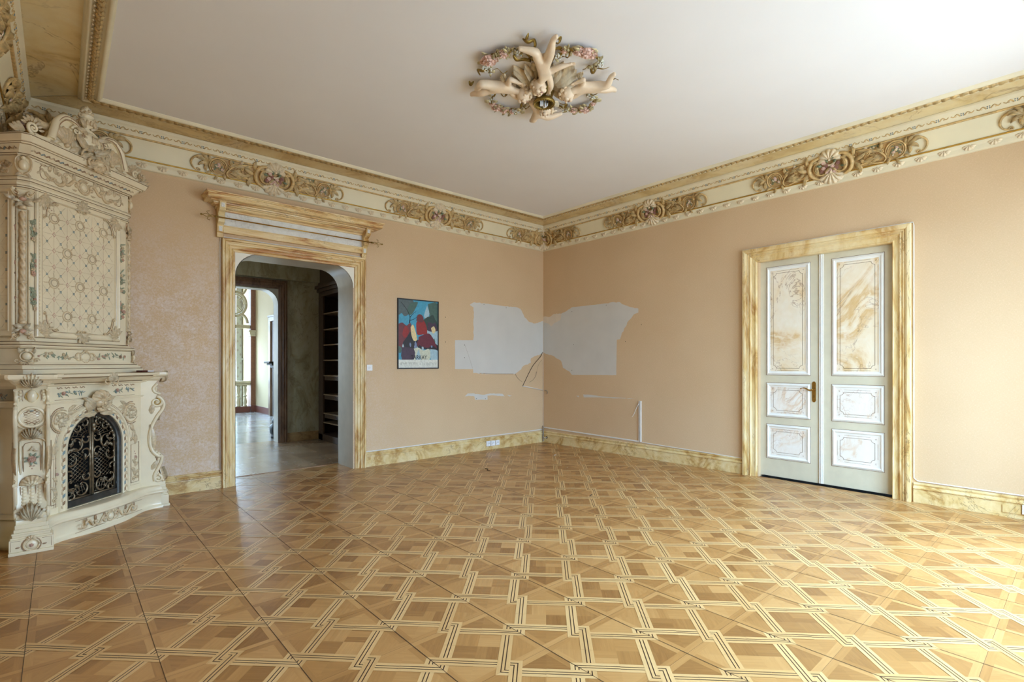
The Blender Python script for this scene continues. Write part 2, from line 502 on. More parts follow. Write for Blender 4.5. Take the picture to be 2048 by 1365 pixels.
def smooth_path(P, k=4):
    out = []
    for i in range(len(P) - 1):
        p0, p1, p2, p3 = P[max(i - 1, 0)], P[i], P[i + 1], P[min(i + 2, len(P) - 1)]
        for j in range(k):
            t = j / k
            out.append(tuple(.5 * (2 * b + (c - a) * t + (2 * a - 5 * b + 4 * c - d) * t * t + (3 * b - a - 3 * c + d) * t ** 3) for a, b, c, d in zip(p0, p1, p2, p3)))
    out.append(tuple(P[-1])); return out


def rib(mb, pts2, r0, r1=None, z=0.0, n=6, flat=.9, both=False):
    """raised half-round rib along 2D pts, tapering r0 -> r1"""
    r1 = r0 if r1 is None else r1; k = len(pts2)
    R_ = [(r0 + (r1 - r0) * i / (k - 1)) * (min(1, .35 + 2.2 * min(i, k - 1 - i) / k) if both else 1) for i in range(k)]
    mb.tube([(x, y, z + r * flat * .35) for (x, y), r in zip(pts2, R_)], R_, n, flat, up=(0, 0, 1))


def volute(mb, cx, cy_, R_, a0, turns, r0, z=0.0, bead=True, n=16):
    """spiral running inward from angle a0; negative turns = clockwise"""
    k = max(6, int(abs(turns) * n))
    pts = [(cx + R_ * (1 - .86 * (i / k) ** .8) * cos(a0 + 2 * pi * turns * i / k), cy_ + R_ * (1 - .86 * (i / k) ** .8) * sin(a0 + 2 * pi * turns * i / k)) for i in range(k + 1)]
    rib(mb, pts, r0, r0 * .45, z)
    if bead: mb.blob((cx, cy_, z + r0 * .5), (r0 * .8, r0 * .8, r0 * .8), 6, 4)


def c_scroll(mb, x, y, s, rot=0, flip=1, r=.012, z=0.0):
    """C scroll: body arc with a volute at each end"""
    mb.push(T((x, y, 0)) @ RZ(rot) @ SC(s, s * flip, s)); q = r / s
    rib(mb, arc(0, 0, 1, radians(70), radians(290), 14), q * 1.5, q * 1.5, z / s, both=True)
    volute(mb, .34 - .02, .94 - .30, .30, radians(95), -1.2, q, z / s)
    volute(mb, .34 - .02, -.94 + .26, .26, radians(-95), 1.2, q, z / s)
    mb.pop()


def s_scroll(mb, x, y, s, rot=0, flip=1, r=.012, z=0.0):
    mb.push(T((x, y, 0)) @ RZ(rot) @ SC(s, s * flip, s)); q = r / s
    P = smooth_path([(-1, .1), (-.8, .5), (-.35, .5), (0, .05), (.35, -.4), (.8, -.4), (1, 0)], 4)
    rib(mb, P, q * 1.4, q * 1.2, z / s)
    volute(mb, -.74, .08, .26, radians(175), 1.1, q, z / s); volute(mb, .74, -.02, .26, radians(0), 1.1, q, z / s)
    mb.pop()


def leaf(mb, x, y, ang, L, Wd, curl=0.0, h=.02, z=0.0, lobes=3, n=9, point=True):
    """acanthus leaf: lobed, ridged, its tip curling off the ground"""
    rows = []
    for i in range(n + 1):
        t = i / n; a = ang + curl * t * t
        if i: x += L / n * cos(a); y += L / n * sin(a)
        w = Wd * (sin(pi * (t * .93 + .05)) ** .7) * (1 - .35 * t) * (.72 + .28 * abs(cos(pi * lobes * t)))
        if point and i == n: w *= .2
        zz = z + h * (.25 + .75 * sin(pi * min(1, t * 1.15) * .75))
        nx, ny = -sin(a), cos(a)
        rows.append([(x + nx * w * q, y + ny * w * q, max(z - .001, zz + h * dz)) for q, dz in ((-1, -.9), (-.72, -.25), (-.36, -.55), (0, .15), (.36, -.55), (.72, -.25), (1, -.9))])
    mb.grid(rows)


def palmette(mb, x, y, ang, s, n=5, spread=1.5, h=.02, z=0.0, w=.16):
    for i in range(n):
        q = (i / (n - 1) - .5) if n > 1 else 0
        leaf(mb, x, y, ang + q * spread * 2, s * (1 - .5 * abs(q)), s * w, -q * 1.1, h, z, 2, 6)


def shell(mb, x, y, r, ang=pi / 2, spread=pi * .95, n=7, h=.02, z=0.0, m=6):
    """scallop shell fanned about ang"""
    rows = []; k = n * 4
    for i in range(m + 1):
        t = .12 + .88 * i / m; row = []
        for j in range(k + 1):
            u = j / k; c = abs(sin(pi * n * u)); a = ang - spread / 2 + spread * u
            rr = r * t * (1 + .10 * (c - .5) * t)
            zz = z + h * (.35 + .65 * c) * (sin(pi * min(.96, t * .9)) ** .6 if i < m else .12) * (.5 + .5 * sin(pi * u) ** .4)
            row.append((x + rr * cos(a), y + rr * sin(a), zz))
        rows.append(row)
    mb.grid(rows); mb.blob((x, y, z + h * .3), (r * .14, r * .14, h * .6), 8, 4)


def rose(mb, x, y, r, z=0.0, rnd_=random):
    """open rose: rings of cupped petals round a bud"""
    a_ = rnd_.uniform(0, 6)
    for ring, (n, R0, R1, hh) in enumerate(((6, .45, 1.0, .35), (5, .25, .72, .6), (3, .05, .42, .85))):
        for k in range(n):
            a = a_ + ring * .6 + 2 * pi * k / n; rows = []
            for i in range(4):
                t = i / 3; rr = r * (R0 + (R1 - R0) * t); w = r * (R1 - R0) * .9 * (.45 + .75 * sin(pi * (.15 + .6 * t)))
                zz = z + r * (hh - .25 * t + .22 * (t == 1))
                rows.append([(x + rr * cos(a) - sin(a) * w * q, y + rr * sin(a) + cos(a) * w * q, zz + r * .14 * abs(q)) for q in (-1, -.5, 0, .5, 1)])
            mb.grid(rows)
    mb.blob((x, y, z + r * .35), (r * .75, r * .75, r * .38), 8, 4)
    mb.blob((x, y, z + r * .75), (r * .22, r * .22, r * .3), 6, 4)


def spray(mb, x, y, ang, L, mats, z=0.0, seed=1, dens=7):
    """flower spray: stem, slim leaves and small blossoms; mats = (leaf index, [flower indices])"""
    rr = random.Random(seed); mb.mi = mats[0]; P = []
    for i in range(6):
        t = i / 5; P.append((x + cos(ang) * L * t - sin(ang) * L * .12 * sin(3 * t), y + sin(ang) * L * t + cos(ang) * L * .12 * sin(3 * t)))
    rib(mb, P, L * .018, L * .008, z)
    for i in range(dens):
        t = rr.uniform(.05, 1); px, py = x + cos(ang) * L * t, y + sin(ang) * L * t
        leaf(mb, px, py, ang + rr.choice((-1, 1)) * rr.uniform(.5, 1.5), L * rr.uniform(.18, .3), L * .055, 0, L * .03, z, 1, 4)
    for i in range(max(2, dens // 2)):
        t = rr.uniform(0, .85); s = rr.uniform(-.14, .14) * L; mb.mi = rr.choice(mats[1])
        q = L * rr.uniform(.07, .11)
        cx, cy_ = x + cos(ang) * L * t - sin(ang) * s, y + sin(ang) * L * t + cos(ang) * s
        for k in range(5): mb.blob((cx + q * .6 * cos(k * 1.257), cy_ + q * .6 * sin(k * 1.257), z + q * .25), (q * .5, q * .5, q * .35), 5, 3)
        mb.blob((cx, cy_, z + q * .5), q * .35, 5, 3)


def relief_cartouche(big):
    """one plaster cartouche of the frieze; returns (MB relief, MB shells, MB flowers)"""
    A = MB(); B = MB(); F = MB()
    A.mi = 1
    gl = smooth_path([(0, .094), (.30, .094), (.50, .094), (.60, .085), (.69, .03), (.66, -.06), (.58, -.092), (.30, -.094), (0, -.094)], 3) if big else []
    for s in (1, -1):
        P = [A.vert((s * x, y, .004)) for x, y in gl]; A.face(P if s < 0 else P[::-1])
    A.mi = 0
    for s in (1, -1):
        A.push(SC(s, 1, 1.35))
        # pair of C scrolls clasping the basket
        rib(A, arc(.10, .0, .118, radians(115), radians(-115), 14), .028, .018, .008, both=True)
        rib(A, arc(.085, .0, .078, radians(110), radians(-110), 12), .018, .012, .012, both=True)
        leaf(A, .12, .07, radians(-60), .12, .03, -.9, .03, .01, 4); leaf(A, .13, -.06, radians(70), .10, .03, .8, .03, .01, 3); leaf(A, .06, -.07, radians(120), .08, .02, .5, .03, .012)
        volute(A, .075, -.085, .04, radians(-60), -1.2, .010, .012); volute(A, .06, .085, .035, radians(60), 1.1, .009, .012)
        leaf(A, .22, .05, radians(70), .11, .03, .9, .03, .01); leaf(A, .24, -.03, radians(-50), .13, .035, -.9, .03, .01)
        leaf(A, .23, .0, radians(15), .14, .03, .6, .03, .01)
        L_ = .52 if big else .33
        if big:
            # lattice ground and long leaf scrolls
            for i in range(5):
                A.mi = 1; rib(A, [(.30 + i * .035, -.07), (.36 + i * .035, .07)], .004, .004, .006); A.mi = 0
            rib(A, smooth_path([(.26, .085), (.36, .075), (.46, .03), (.52, -.05), (.50, -.09)], 4), .012, .007, .01)
            rib(A, smooth_path([(.24, -.09), (.34, -.055), (.42, -.085), (.50, -.095)], 4), .012, .008, .01)
            leaf(A, .30, -.07, radians(25), .18, .04, -.6, .03, .008, 4); leaf(A, .36, -.08, radians(30), .14, .03, -.7, .028, .008, 3)
            leaf(A, .30, .07, radians(-10), .15, .025, -.3, .025, .01)
        else:
            leaf(A, .25, -.06, radians(30), .12, .035, -.7, .03, .008, 3)
            rib(A, smooth_path([(.24, .085), (.30, .07), (.34, .0), (.32, -.08)], 4), .011, .007, .01)
        # ring round the painted reserve
        cx = L_ + .09
        
        for k, (qx, qy, qa, ql) in enumerate(((.20, .06, 150, .09), (.27, .03, 40, .11), (.28, -.02, -30, .12), (.33, .05, 20, .10), (.38, .02, -40, .11), (.42, .06, -10, .09), (.47, .04, 60, .08), (.40, -.05, 60, .08), (.33, -.06, 120, .07), (.26, .08, 0, .09))):
            leaf(A, qx, qy, radians(qa), ql, .024, (.9, -.9)[k % 2], .028, .006, 3, 7)
            if k % 3 == 0: volute(A, qx + .03, qy - .02, .020, radians(qa), (1.2, -1.2)[k % 2], .007, .010, True, 8)
        rib(A, arc(cx, .0, .088, radians(200), radians(-110), 18), .012, .008, .008, both=True)
        rib(A, arc(cx, .0, .070, radians(190), radians(-60), 14), .005, .004, .01)
        for k in range(4): leaf(A, cx + .09 * cos(radians(-130 + 40 * k)), -.0 + .09 * sin(radians(-130 + 40 * k)), radians(-120 + 45 * k), .07, .02, .5, .02, .006)
        # leafy terminal and open curl
        ex = cx + .12
        for k, (aa, ll) in enumerate(((70, .09), (35, .10), (-5, .09), (-60, .08), (110, .07))): leaf(A, ex - .02, .02, radians(aa), ll * 1.25, .026, radians(-60), .028, .004)
        rib(A, arc(ex + .07, -.01, .075, radians(120), radians(-100), 14), .012, .006, .004); volute(A, ex + .075, -.075, .022, radians(200), -1.1, .006, .004)
        leaf(A, ex + .02, .06, radians(20), .1, .022, -1.3, .02, .004)
        A.pop()
    # shells above and below
    shell(B, 0, .075, .115, pi / 2, pi * 1.15, 7, .04, .02); rib(B, arc(0, .075, .06, radians(200), radians(340), 8), .012, .012, .02)
    shell(B, 0, -.06, .135, -pi / 2, pi * .8, 6, .035, .012)
    for s in (1, -1): leaf(B, s * .03, -.08, radians(-90 + s * 55), .13, .03, s * .9, .03, .012)
    # flower clusters
    rr = random.Random(5)
    for k in range(15):
        F.mi = (0, 1, 0, 2, 0, 1, 2, 0, 1, 2, 0, 2, 1, 2, 0)[k]; a = k * 2.4; q = .012 + .011 * sqrt(k)
        if F.mi == 2: leaf(F, q * 2 * cos(a), q * 1.3 * sin(a), a, .055, .018, .4, .02, .03)
        else: rose(F, q * 2 * cos(a), q * 1.3 * sin(a), .022, .022, rr)
    for s in (1, -1):
        cx = (.52 if big else .33) + .09
        spray(F, s * (cx - .06), -.055, radians(90 - s * 45), .15, (2, [0, 4]), .010, 11 + s, 12)
        spray(F, s * (cx + .05), -.05, radians(90 + s * 35), .11, (2, [0, 4]), .010, 15 + s, 8)
        spray(F, s * .30, .088, radians(90 - s * 95), .17, (2, [4, 0]), .010, 19 + s, 9)
    return A, B, F
# ================================================================== CROWN CORNICE, one trim per wall
WL = 7.135


def run(name, prof, mat, parent, smooth=True):
    """mitred moulding; prof = (out, z) pairs; the wall runs along local x, the room lies at -y"""
    mb = MB(); mb.grid([[(o, -o, z), (WL - o, -o, z)] for o, z in prof], smooth=smooth)
    return mb.build(name, mat, parent)


def cornice():
    t = empty('trim_1'); struct(t)
    run('lower_moulding', [(0, 3.525), (.018, 3.527), (.024, 3.54), (.026, 3.575), (.03, 3.585), (.046, 3.598), (.052, 3.612)], M['cream'], t)
    run('gilt_bead', [(.050, 3.611), (.060, 3.613), (.064, 3.620), (.060, 3.626), (.050, 3.627)], M['gold'], t)
    run('frieze', [(.052, 3.624), (.062, 3.66), (.080, 3.715), (.102, 3.77), (.130, 3.812)], M['frieze'], t)
    run('upper_gilt_bead', [(.126, 3.806), (.140, 3.802), (.148, 3.808), (.150, 3.818), (.140, 3.824)], M['relief'], t)
    run('upper_moulding', [(.142, 3.822), (.150, 3.838), (.158, 3.850), (.176, 3.880), (.186, 3.893), (.200, 3.900), (.204, 3.915), (.204, 3.93)], M['cream'], t)
    run('marble_cove', [(.200, 3.932), (.30, 3.935), (.45, 3.934), (.52, 3.930), (.545, 3.922)], M['cove'], t)
    run('inner_moulding', [(.53, 3.93), (.532, 3.902), (.545, 3.900), (.552, 3.884), (.562, 3.880), (.568, 3.884), (.575, 3.893), (.655, 3.888), (.660, 3.874), (.668, 3.870), (.682, 3.872), (.688, 3.885), (.700, 3.889), (.702, 3.902)], M['cream'], t)
    # running leaf ornament on the inner moulding
    A = MB(); n = 92; x0, x1 = .62, WL - .62
    for i in range(n):
        x = x0 + (x1 - x0) * (i + .5) / n; d = (x1 - x0) / n
        A.push(frame((x, -.615, 3.886), (1, 0, 0), (0, -1, 0)))
        A.mi = 0; leaf(A, -d * .5, -.020, radians(42), d * 1.15, .024, -.9, .024, 0, 2, 5); leaf(A, -d * .35, .026, radians(-38), d * 1.05, .020, .9, .022, 0, 2, 4)
        A.mi = 1; A.blob((d * .3, .0, .008), (.011, .012, .012), 6, 4); A.blob((0, -.030, .004), (.010, .008, .008), 5, 3)
        A.pop()
    A.build('leaf_ornament', [M['relief'], M['relief_pale']], t)
    # scroll relief with blue florets on the upper moulding
    A = MB(); n = 36; yx = Vector((0, -.026, .042)).normalized()
    for i in range(n):
        x = .2 + (WL - .4) * (i + .5) / n
        A.push(frame((x, -.166, 3.866), (1, 0, 0), yx))
        for s in (1, -1):
            rib(A, smooth_path([(s * .015, -.012), (s * .04, .012), (s * .065, -.008), (s * .085, .006)], 3), .0058, .004, 0, 4)
            volute(A, s * .048, -.004, .012, radians(90), s * -1, .0035, 0, False, 8)
        A.mi = 1
        for k in range(4): A.blob((.011 * cos(k * pi / 2 + .78), .011 * sin(k * pi / 2 + .78), .002), (.0065, .0065, .004), 5, 3)
        A.mi = 0; A.pop()
    A.build('scroll_ornament', [M['relief'], M['blue']], t)
    # scallops hanging on the lower moulding
    A = MB(); shell(A, 0, .016, .052, -pi / 2, pi * 1.05, 5, .020, 0, 4)
    for s in (1, -1): volute(A, s * .036, .010, .012, pi / 2, s * 1, .004, .002, True, 8)
    first = None
    for i in range(37):
        x = .1876 * (i + .66)
        if x > WL - .12: break
        if first is None:
            first = A.build('scallop', M['relief_pale'], t); o = first
        else:
            o = first.copy(); COL.objects.link(o)
        o.matrix_local = frame((x, -.030, 3.578), (1, 0, 0), (0, -.12, 1))
    # cartouches
    A, B, F = relief_cartouche(True)
    ym = Vector((0, -.08, .19)).normalized()
    c0 = A.build('cartouche', [M['relief'], M['relief_dark'], M['frieze']], t)
    b0 = B.build('shell', M['relief_pale'], c0); f0 = F.build('flower_cluster', [M['pink'], M['pink_dark'], M['green'], M['blue'], M['relief_pale']], c0)
    mats = [frame((x, -.092, 3.716), (1, 0, 0), ym) for x in (2.38, 4.755)]
    c0.matrix_local = mats[0]
    c1 = copy_tree(c0, t); c1.matrix_local = mats[1]
    # corner cartouche: centre across the corner, one wing on each wall
    K = MB(); Bk = MB(); Fk = MB()
    A2, B2, F2 = relief_cartouche(True)
    yy = Vector((0, -.08, .19)).normalized()
    L_ = frame((WL - .115, -.092, 3.716), (1, 0, 0), yy)
    R_ = Matrix.Translation((WL, 0, 0)) @ RZ(-pi / 2) @ frame((.115, -.092, 3.716), (1, 0, 0), yy)
    dg = Matrix.Translation((WL, 0, 0)) @ RZ(-pi / 4)
    Cn = dg @ frame((0, -.150, 3.716), (1, 0, 0), yy)
    for src, dst in ((A2, K), (F2, Fk)):
        base = len(dst.v)
        for v in src.v:
            v = Vector(v)
            if src is F2 and abs(v.x) < .2: p = Cn @ v
            else:
                x = v.x; q = v.copy(); q.x = x + (.02 if x < 0 else -.02)
                p = (L_ if x < 0 else R_) @ q
            dst.v.append(tuple(p))
        dst.f += [tuple(k + base for k in f) for f in src.f]; dst.m += src.m; dst.sm += src.sm; dst.uv += src.uv; dst.tone += src.tone
    for v in B2.v: Bk.v.append(tuple(Cn @ (Vector(v))))
    Bk.f = B2.f; Bk.m = B2.m; Bk.sm = B2.sm; Bk.uv = B2.uv; Bk.tone = B2.tone
    k0 = K.build('corner_cartouche', [M['relief'], M['relief_dark'], M['frieze']], t)
    Bk.build('shell', M['relief_pale'], k0); Fk.build('flower_cluster', [M['pink'], M['pink_dark'], M['green'], M['blue'], M['relief_pale']], k0)
    return t


tr = cornice(); tr.location = (RX0, 0, 0)
for i, (loc, rz) in enumerate((((0, 0, 0), -pi / 2), ((0, RY0, 0), pi), ((RX0, RY0, 0), pi / 2))):
    c = copy_tree(tr); c.name = 'trim_%d' % (i + 2); c.location = loc; c.rotation_euler = (0, 0, rz)


# ================================================================== SKIRTINGS
def skirting(name, p0, p1, nrm, mat=None, h=.205):
    """moulded skirting from p0 to p1 (xy), standing off the wall along nrm"""
    mb = MB(); pr = [(0, h), (.016, h), (.022, h - .006), (.022, h - .018), (.014, h - .024), (.014, h - .034), (.030, h - .044), (.034, h - .052), (.034, h - .060), (.022, h - .066), (.024, h - .074), (.026, 0)]
    mb.grid([[(p0[0] + nrm[0] * o, p0[1] + nrm[1] * o, z), (p1[0] + nrm[0] * o, p1[1] + nrm[1] * o, z)] for o, z in pr], smooth=False)
    for p in (p0, p1): mb.poly([(p[0] + nrm[0] * o, p[1] + nrm[1] * o, z) for o, z in pr] + [(p[0], p[1], 0)])
    return struct_mb(name, mb, mat or M['base'])


skirting('baseboard_north_west', (-6.62, 0), (-5.305, 0), (0, -1))
skirting('baseboard_north_east', (-3.535, 0), (0, 0), (0, -1))
skirting('baseboard_east_north', (0, 0), (0, -3.72), (-1, 0))
be = skirting('baseboard_east_south', (0, -5.50), (0, RY0), (-1, 0))
mb = MB(); mb.box(-.034, -.026, -6.305, -6.175, .045, .118); mb.build('cable_hatch', M['base'], be, bevel=.002)
skirting('baseboard_west', (RX0, -.9), (RX0, RY0), (1, 0))
skirting('baseboard_south', (RX0, RY0), (0, RY0), (0, 1))


# ================================================================== DOOR CASINGS
def casing(name, Mx, w, h, prof, mat_v, mat_h, parent):
    """three mitred lengths round an opening; local x right, y up, z off the wall; prof = (distance in from the outer edge, thickness)"""
    a = MB(Mx); b = MB(Mx); c = MB(Mx)
    a.grid([[(t, 0, z), (t, h - t, z)] for t, z in prof], smooth=False)
    b.grid([[(w - t, 0, z), (w - t, h - t, z)] for t, z in prof], smooth=False)
    c.grid([[(t, h - t, z), (w - t, h - t, z)] for t, z in prof], smooth=False)
    a.build('jamb_casing', mat_v, parent); b.build('jamb_casing', mat_v, parent); c.build('head_casing', mat_h, parent)


NPROF = [(0, 0), (0, .060), (.004, .064), (.022, .064), (.026, .058), (.030, .046), (.034, .052), (.042, .052), (.046, .040), (.066, .040), (.069, .028), (.076, .034), (.082, .028), (.104, .028), (.107, .018), (.114, .022), (.120, .016), (.138, .016), (.142, .010), (.142, -.02)]
d1 = empty('door_1', (-5.305, 0, 0)); struct(d1)
casing('casing', T((0, 0, 0)) @ frame((0, 0, 0), (1, 0, 0), (0, 0, 1)), 1.775, 2.915, NPROF, M['ochre_v'], M['ochre_h'], d1)
# rounded reveal lining and the pale corner pieces in front of it
ow = DX1 - DX0; R0 = .29; x0 = DX0 + 5.305
e_ = .005
inn = [(e_, 0.0), (e_, DZT - R0)] + [(R0 - (R0 - e_) * cos(k * pi / 16), DZT - R0 + (R0 - e_) * sin(k * pi / 16)) for k in range(1, 9)] + \
      [(ow - R0 + (R0 - e_) * sin(k * pi / 16), DZT - R0 + (R0 - e_) * cos(k * pi / 16)) for k in range(0, 9)] + [(ow - e_, 0.0)]
mb = MB(); mb.grid([[(x0 + x, y, z) for x, z in inn] for y in (-.004, .49)], smooth=True)
mb.build('reveal_lining', M['reveal'], d1)
for s in (0, 1):
    mb = MB()
    A_ = [(R0 - R0 * cos(k * pi / 16), DZT - R0 + R0 * sin(k * pi / 16)) for k in range(0, 9)]
    pts = A_ + [(R0, DZT + .01), (-.01, DZT + .01), (-.01, DZT - R0)]
    if s: pts = [(ow - x, z) for x, z in pts]
    v0 = [(x0 + x, -.006, z) for x, z in pts]; v1 = [(x0 + x, .49, z) for x, z in pts]
    mb.face([mb.vert(p) for p in v0]); mb.face([mb.vert(p) for p in v1])
    mb.build('corner_infill', M['cream_white'], d1)
mb = MB(); mb.box(x0, x0 + ow, .478, .50, 0, .007); mb.build('threshold_strip', M['oak'], d1)

# ------------------------------------------------------------------ double door in the east wall
EP = [(0, 0), (0, .056), (.006, .062), (.030, .064), (.046, .058), (.054, .042), (.060, .048), (.070, .048), (.074, .036), (.084, .034), (.088, .044), (.098, .044), (.103, .030), (.110, .024), (.150, .022), (.156, .028), (.164, .026), (.170, .012), (.172, 0), (.172, -.06)]
d2 = empty('door_2', (0, -3.720, 0)); struct(d2)
casing('casing', frame((0, 0, 0), (0, -1, 0), (0, 0, 1)), 1.765, 2.922, EP, M['ochre_v'], M['ochre'], d2)
LX = .062                                     # front face of the leaves


def door_leaf(y0, y1, panels, name):
    """leaf between world y0 (left edge) and y1; panels = (yl, yr, zb, zt, material)"""
    o_ = MB(frame((LX, y0 + 3.720, 0), (0, -1, 0), (0, 0, 1))); w = y0 - y1
    o_.box(0, w, .022, 2.75, -.04, 0)
    lf = o_.build(name, M['door'], d2)
    for yl, yr, zb, zt, mt in panels:
        a, b = y0 - yl, y0 - yr
        Mx = frame((LX, y0 + 3.720, 0), (0, -1, 0), (0, 0, 1))
        f = MB(Mx)
        pr = [(-.008, .001), (-.006, .006), (0, .007), (0, .002), (.004, .012), (.014, .017), (.022, .013), (.026, .007), (.040, .006), (.043, .001)]
        f.grid([[(a + t, zb + t, z), (b - t, zb + t, z), (b - t, zt - t, z), (a + t, zt - t, z)] for t, z in pr], close=True, smooth=False)
        f.mi = 1
        f.grid([[(a + t, zb + t, z), (b - t, zb + t, z), (b - t, zt - t, z), (a + t, zt - t, z)] for t, z in ((-.012, .0005), (-.011, .0022), (-.0075, .0022))], close=True, smooth=False)
        pf = f.build('panel_moulding', [M['door_white'], M['brown_line']], lf)
        q = MB(Mx); q.poly([(a + .03, zb + .03, .0045), (b - .03, zb + .03, .0045), (b - .03, zt - .03, .0045), (a + .03, zt - .03, .0045)])
        q.mi = 1; m_ = .078; c_ = .036
        P = []
        for cx, cz, a0 in ((a + m_, zb + m_, 0), (b - m_, zb + m_, 90), (b - m_, zt - m_, 180), (a + m_, zt - m_, 270)):
            P += [(cx + c_ * cos(radians(a0 + 90 - t)), cz + c_ * sin(radians(a0 + 90 - t))) for t in range(0, 91, 15)]
            volute(q, cx + c_ * .45 * cos(radians(a0 + 225)), cz + c_ * .45 * sin(radians(a0 + 225)), .010, radians(a0), 1, .0016, .004, False, 8)
        P.append(P[0])
        for i in range(len(P) - 1): rib(q, [P[i], P[i + 1]], .0018, .0018, .0045, 4)
        for u0, v0, u1, v1 in ((a + .05, zb + .12, a + .05, zt - .12), (b - .05, zb + .12, b - .05, zt - .12), (a + .12, zt - .052, b - .12, zt - .052), (a + .12, zb + .052, b - .12, zb + .052)):
            if abs(u1 - u0) + abs(v1 - v0) > .1: rib(q, [(u0, v0), (u1, v1)], .0012, .0012, .0045, 4)
        q.build('door_panel', [mt, M['brown_line']], lf)
    return lf


PT, PL = M['panel'], M['panel_low']
l1 = door_leaf(-3.900, -4.600, [(-3.987, -4.482, 1.313, 2.665, PT), (-3.987, -4.482, .782, 1.196, PL), (-3.987, -4.482, .253, .672, PL)], 'left_leaf')
l2 = door_leaf(-4.603, -5.322, [(-4.728, -5.222, 1.317, 2.667, PT), (-4.728, -5.222, .786, 1.197, PL), (-4.728, -5.222, .262, .676, PL)], 'right_leaf')
mb = MB(frame((LX, -4.583 + 3.72, 0), (0, -1, 0), (0, 0, 1)))
for a, b in ((.004, .020), (.022, .034), (.036, .050)):
    mb.prism([(a, .022), (b, .022), (b, 2.75), (a, 2.75)], 0, .013 if a != .022 else .019)
mb.build('meeting_strip', M['door_white'], l2, bevel=.004)
mb = MB(frame((LX, -4.531 + 3.72, 1.11), (0, -1, 0), (0, 0, 1)))
mb.prism([(-.021, -.105), (-.010, -.124), (.010, -.124), (.021, -.105), (.021, .105), (.010, .124), (-.010, .124), (-.021, .105)], 0, .005)
pl = mb.build('lock_plate', M['brass'], l1, bevel=.001)
mb = MB(frame((LX, -4.531 + 3.72, 1.11), (0, -1, 0), (0, 0, 1)))
mb.prism([(-.003, -.07), (.003, -.07), (.002, -.05), (-.002, -.05)], .004, .0056); mb.blob((0, -.047, .005), (.005, .005, .001), 8, 3)
mb.build('keyhole', M['dark'], pl)
mb = MB(frame((LX, -4.531 + 3.72, 1.11), (0, -1, 0), (0, 0, 1)))
mb.tube([(0, .028, .004), (0, .028, .03), (0, .028, .045)], [.014, .011, .012], 10)
mb.tube([tuple(p) for p in smooth_path([(0, .028, .042), (-.03, .020, .045), (-.05, .024, .046), (-.08, .042, .046), (-.11, .044, .046), (-.14, .034, .044)], 4)], [.010] * 8 + [.008] * 8 + [.005] * 5, 8)
mb.build('lever_handle', M['brass'], pl)

# ------------------------------------------------------------------ pelmet over the doorway, with its curtain rod
pm = empty('pelmet', (-4.44, -.003, 2.92))
tag(pm, 'marbled wooden pelmet cornice on two brackets above the open doorway', 'pelmet')
fr = frame((4.44 - 4.44, 0, 0), (1, 0, 0), (0, 0, 1))
hw = .92
mb = MB(fr); mb.box(-hw + .05, hw - .05, .055, .14, 0, .045); mb.box(-hw + .05, hw - .05, .13, .142, 0, .055); mb.build('architrave', M['ochre_h'], pm, bevel=.004)
mb = MB(fr); mb.box(-hw + .05, hw - .05, .14, .31, 0, .035); mb.build('frieze_board', M['white_marble'], pm)
mb = MB(fr)
cp = [(.031, .300), (.052, .302), (.056, .312), (.056, .322), (.074, .324), (.092, .332), (.098, .342), (.098, .350), (.128, .352), (.132, .360), (.150, .366), (.154, .378), (.200, .380), (.203, .386), (.262, .388), (.268, .396), (.268, .430), (.278, .434), (.282, .442), (.296, .446), (.300, .456), (0, .456)]
ex = lambda o: hw - .04 + o * .64
mb.grid([[(-ex(o), z, 0), (-ex(o), z, o), (ex(o), z, o), (ex(o), z, 0)] for o, z in cp], smooth=False)
mb.build('cornice', M['ochre_h'], pm)
for s in (-1, 1):
    b = MB(fr @ T((s * (hw - .0325), 0, 0)))
    pr = [(0, 0), (.035, 0), (.04, .05), (.055, .06), (.06, .135), (.075, .15), (.105, .165), (.12, .20), (.11, .235), (.095, .25), (.12, .27), (.16, .29), (.17, .305), (.18, .31), (.185, .375), (.19, .385), (0, .385)]
    L0 = [b.vert((-.033, z, o)) for o, z in pr]; R0_ = [b.vert((.033, z, o)) for o, z in pr]
    b.face(L0); b.face(R0_[::-1])
    for i in range(len(pr)): b.face((L0[i], L0[(i + 1) % len(pr)], R0_[(i + 1) % len(pr)], R0_[i]))
    bo = b.build('bracket', M['ochre'], pm, bevel=.003)
    for q in ((.065, .125, .058, .0635), (.318, .365, .18, .187)):
        w_ = MB(fr @ T((s * (hw - .0325), 0, 0))); w_.box(-.018, .018, *q); w_.build('inset_panel', M['white_marble'], bo, bevel=.002)
rod = empty('curtain_rod', (-4.44, -.16, 3.12))
tag(rod, 'thin brass curtain rod with leaf finials under the pelmet', 'curtain rod')
mb = MB(); mb.tube([(-.93, 0, 0), (.93, 0, 0)], .0075, 10); mb.build('rod', M['brass'], rod)
for s in (-1, 1):
    f = MB(SC(s, 1, 1)); f.tube([(.935, 0, 0), (.965, 0, 0)], .011, 8)
    for q in (1, -1): f.tube([tuple(p) for p in smooth_path([(.96, 0, 0), (.99, 0, q * .012), (1.02, 0, 0), (1.05, 0, -q * .016), (1.09, 0, 0)], 3)], .0035, 5)
    for q in (1, -1): f.tube([tuple(p) for p in smooth_path([(1.0, 0, 0), (1.03, 0, -.02 * q), (1.045, -.01 * q, -.045 * q), (1.02, 0, -.05 * q)], 3)], [.003] * 9 + [.006], 5)
    f.blob((1.10, 0, 0), .011, 7, 5)
    f.build('finial', M['gold_dark'], rod)
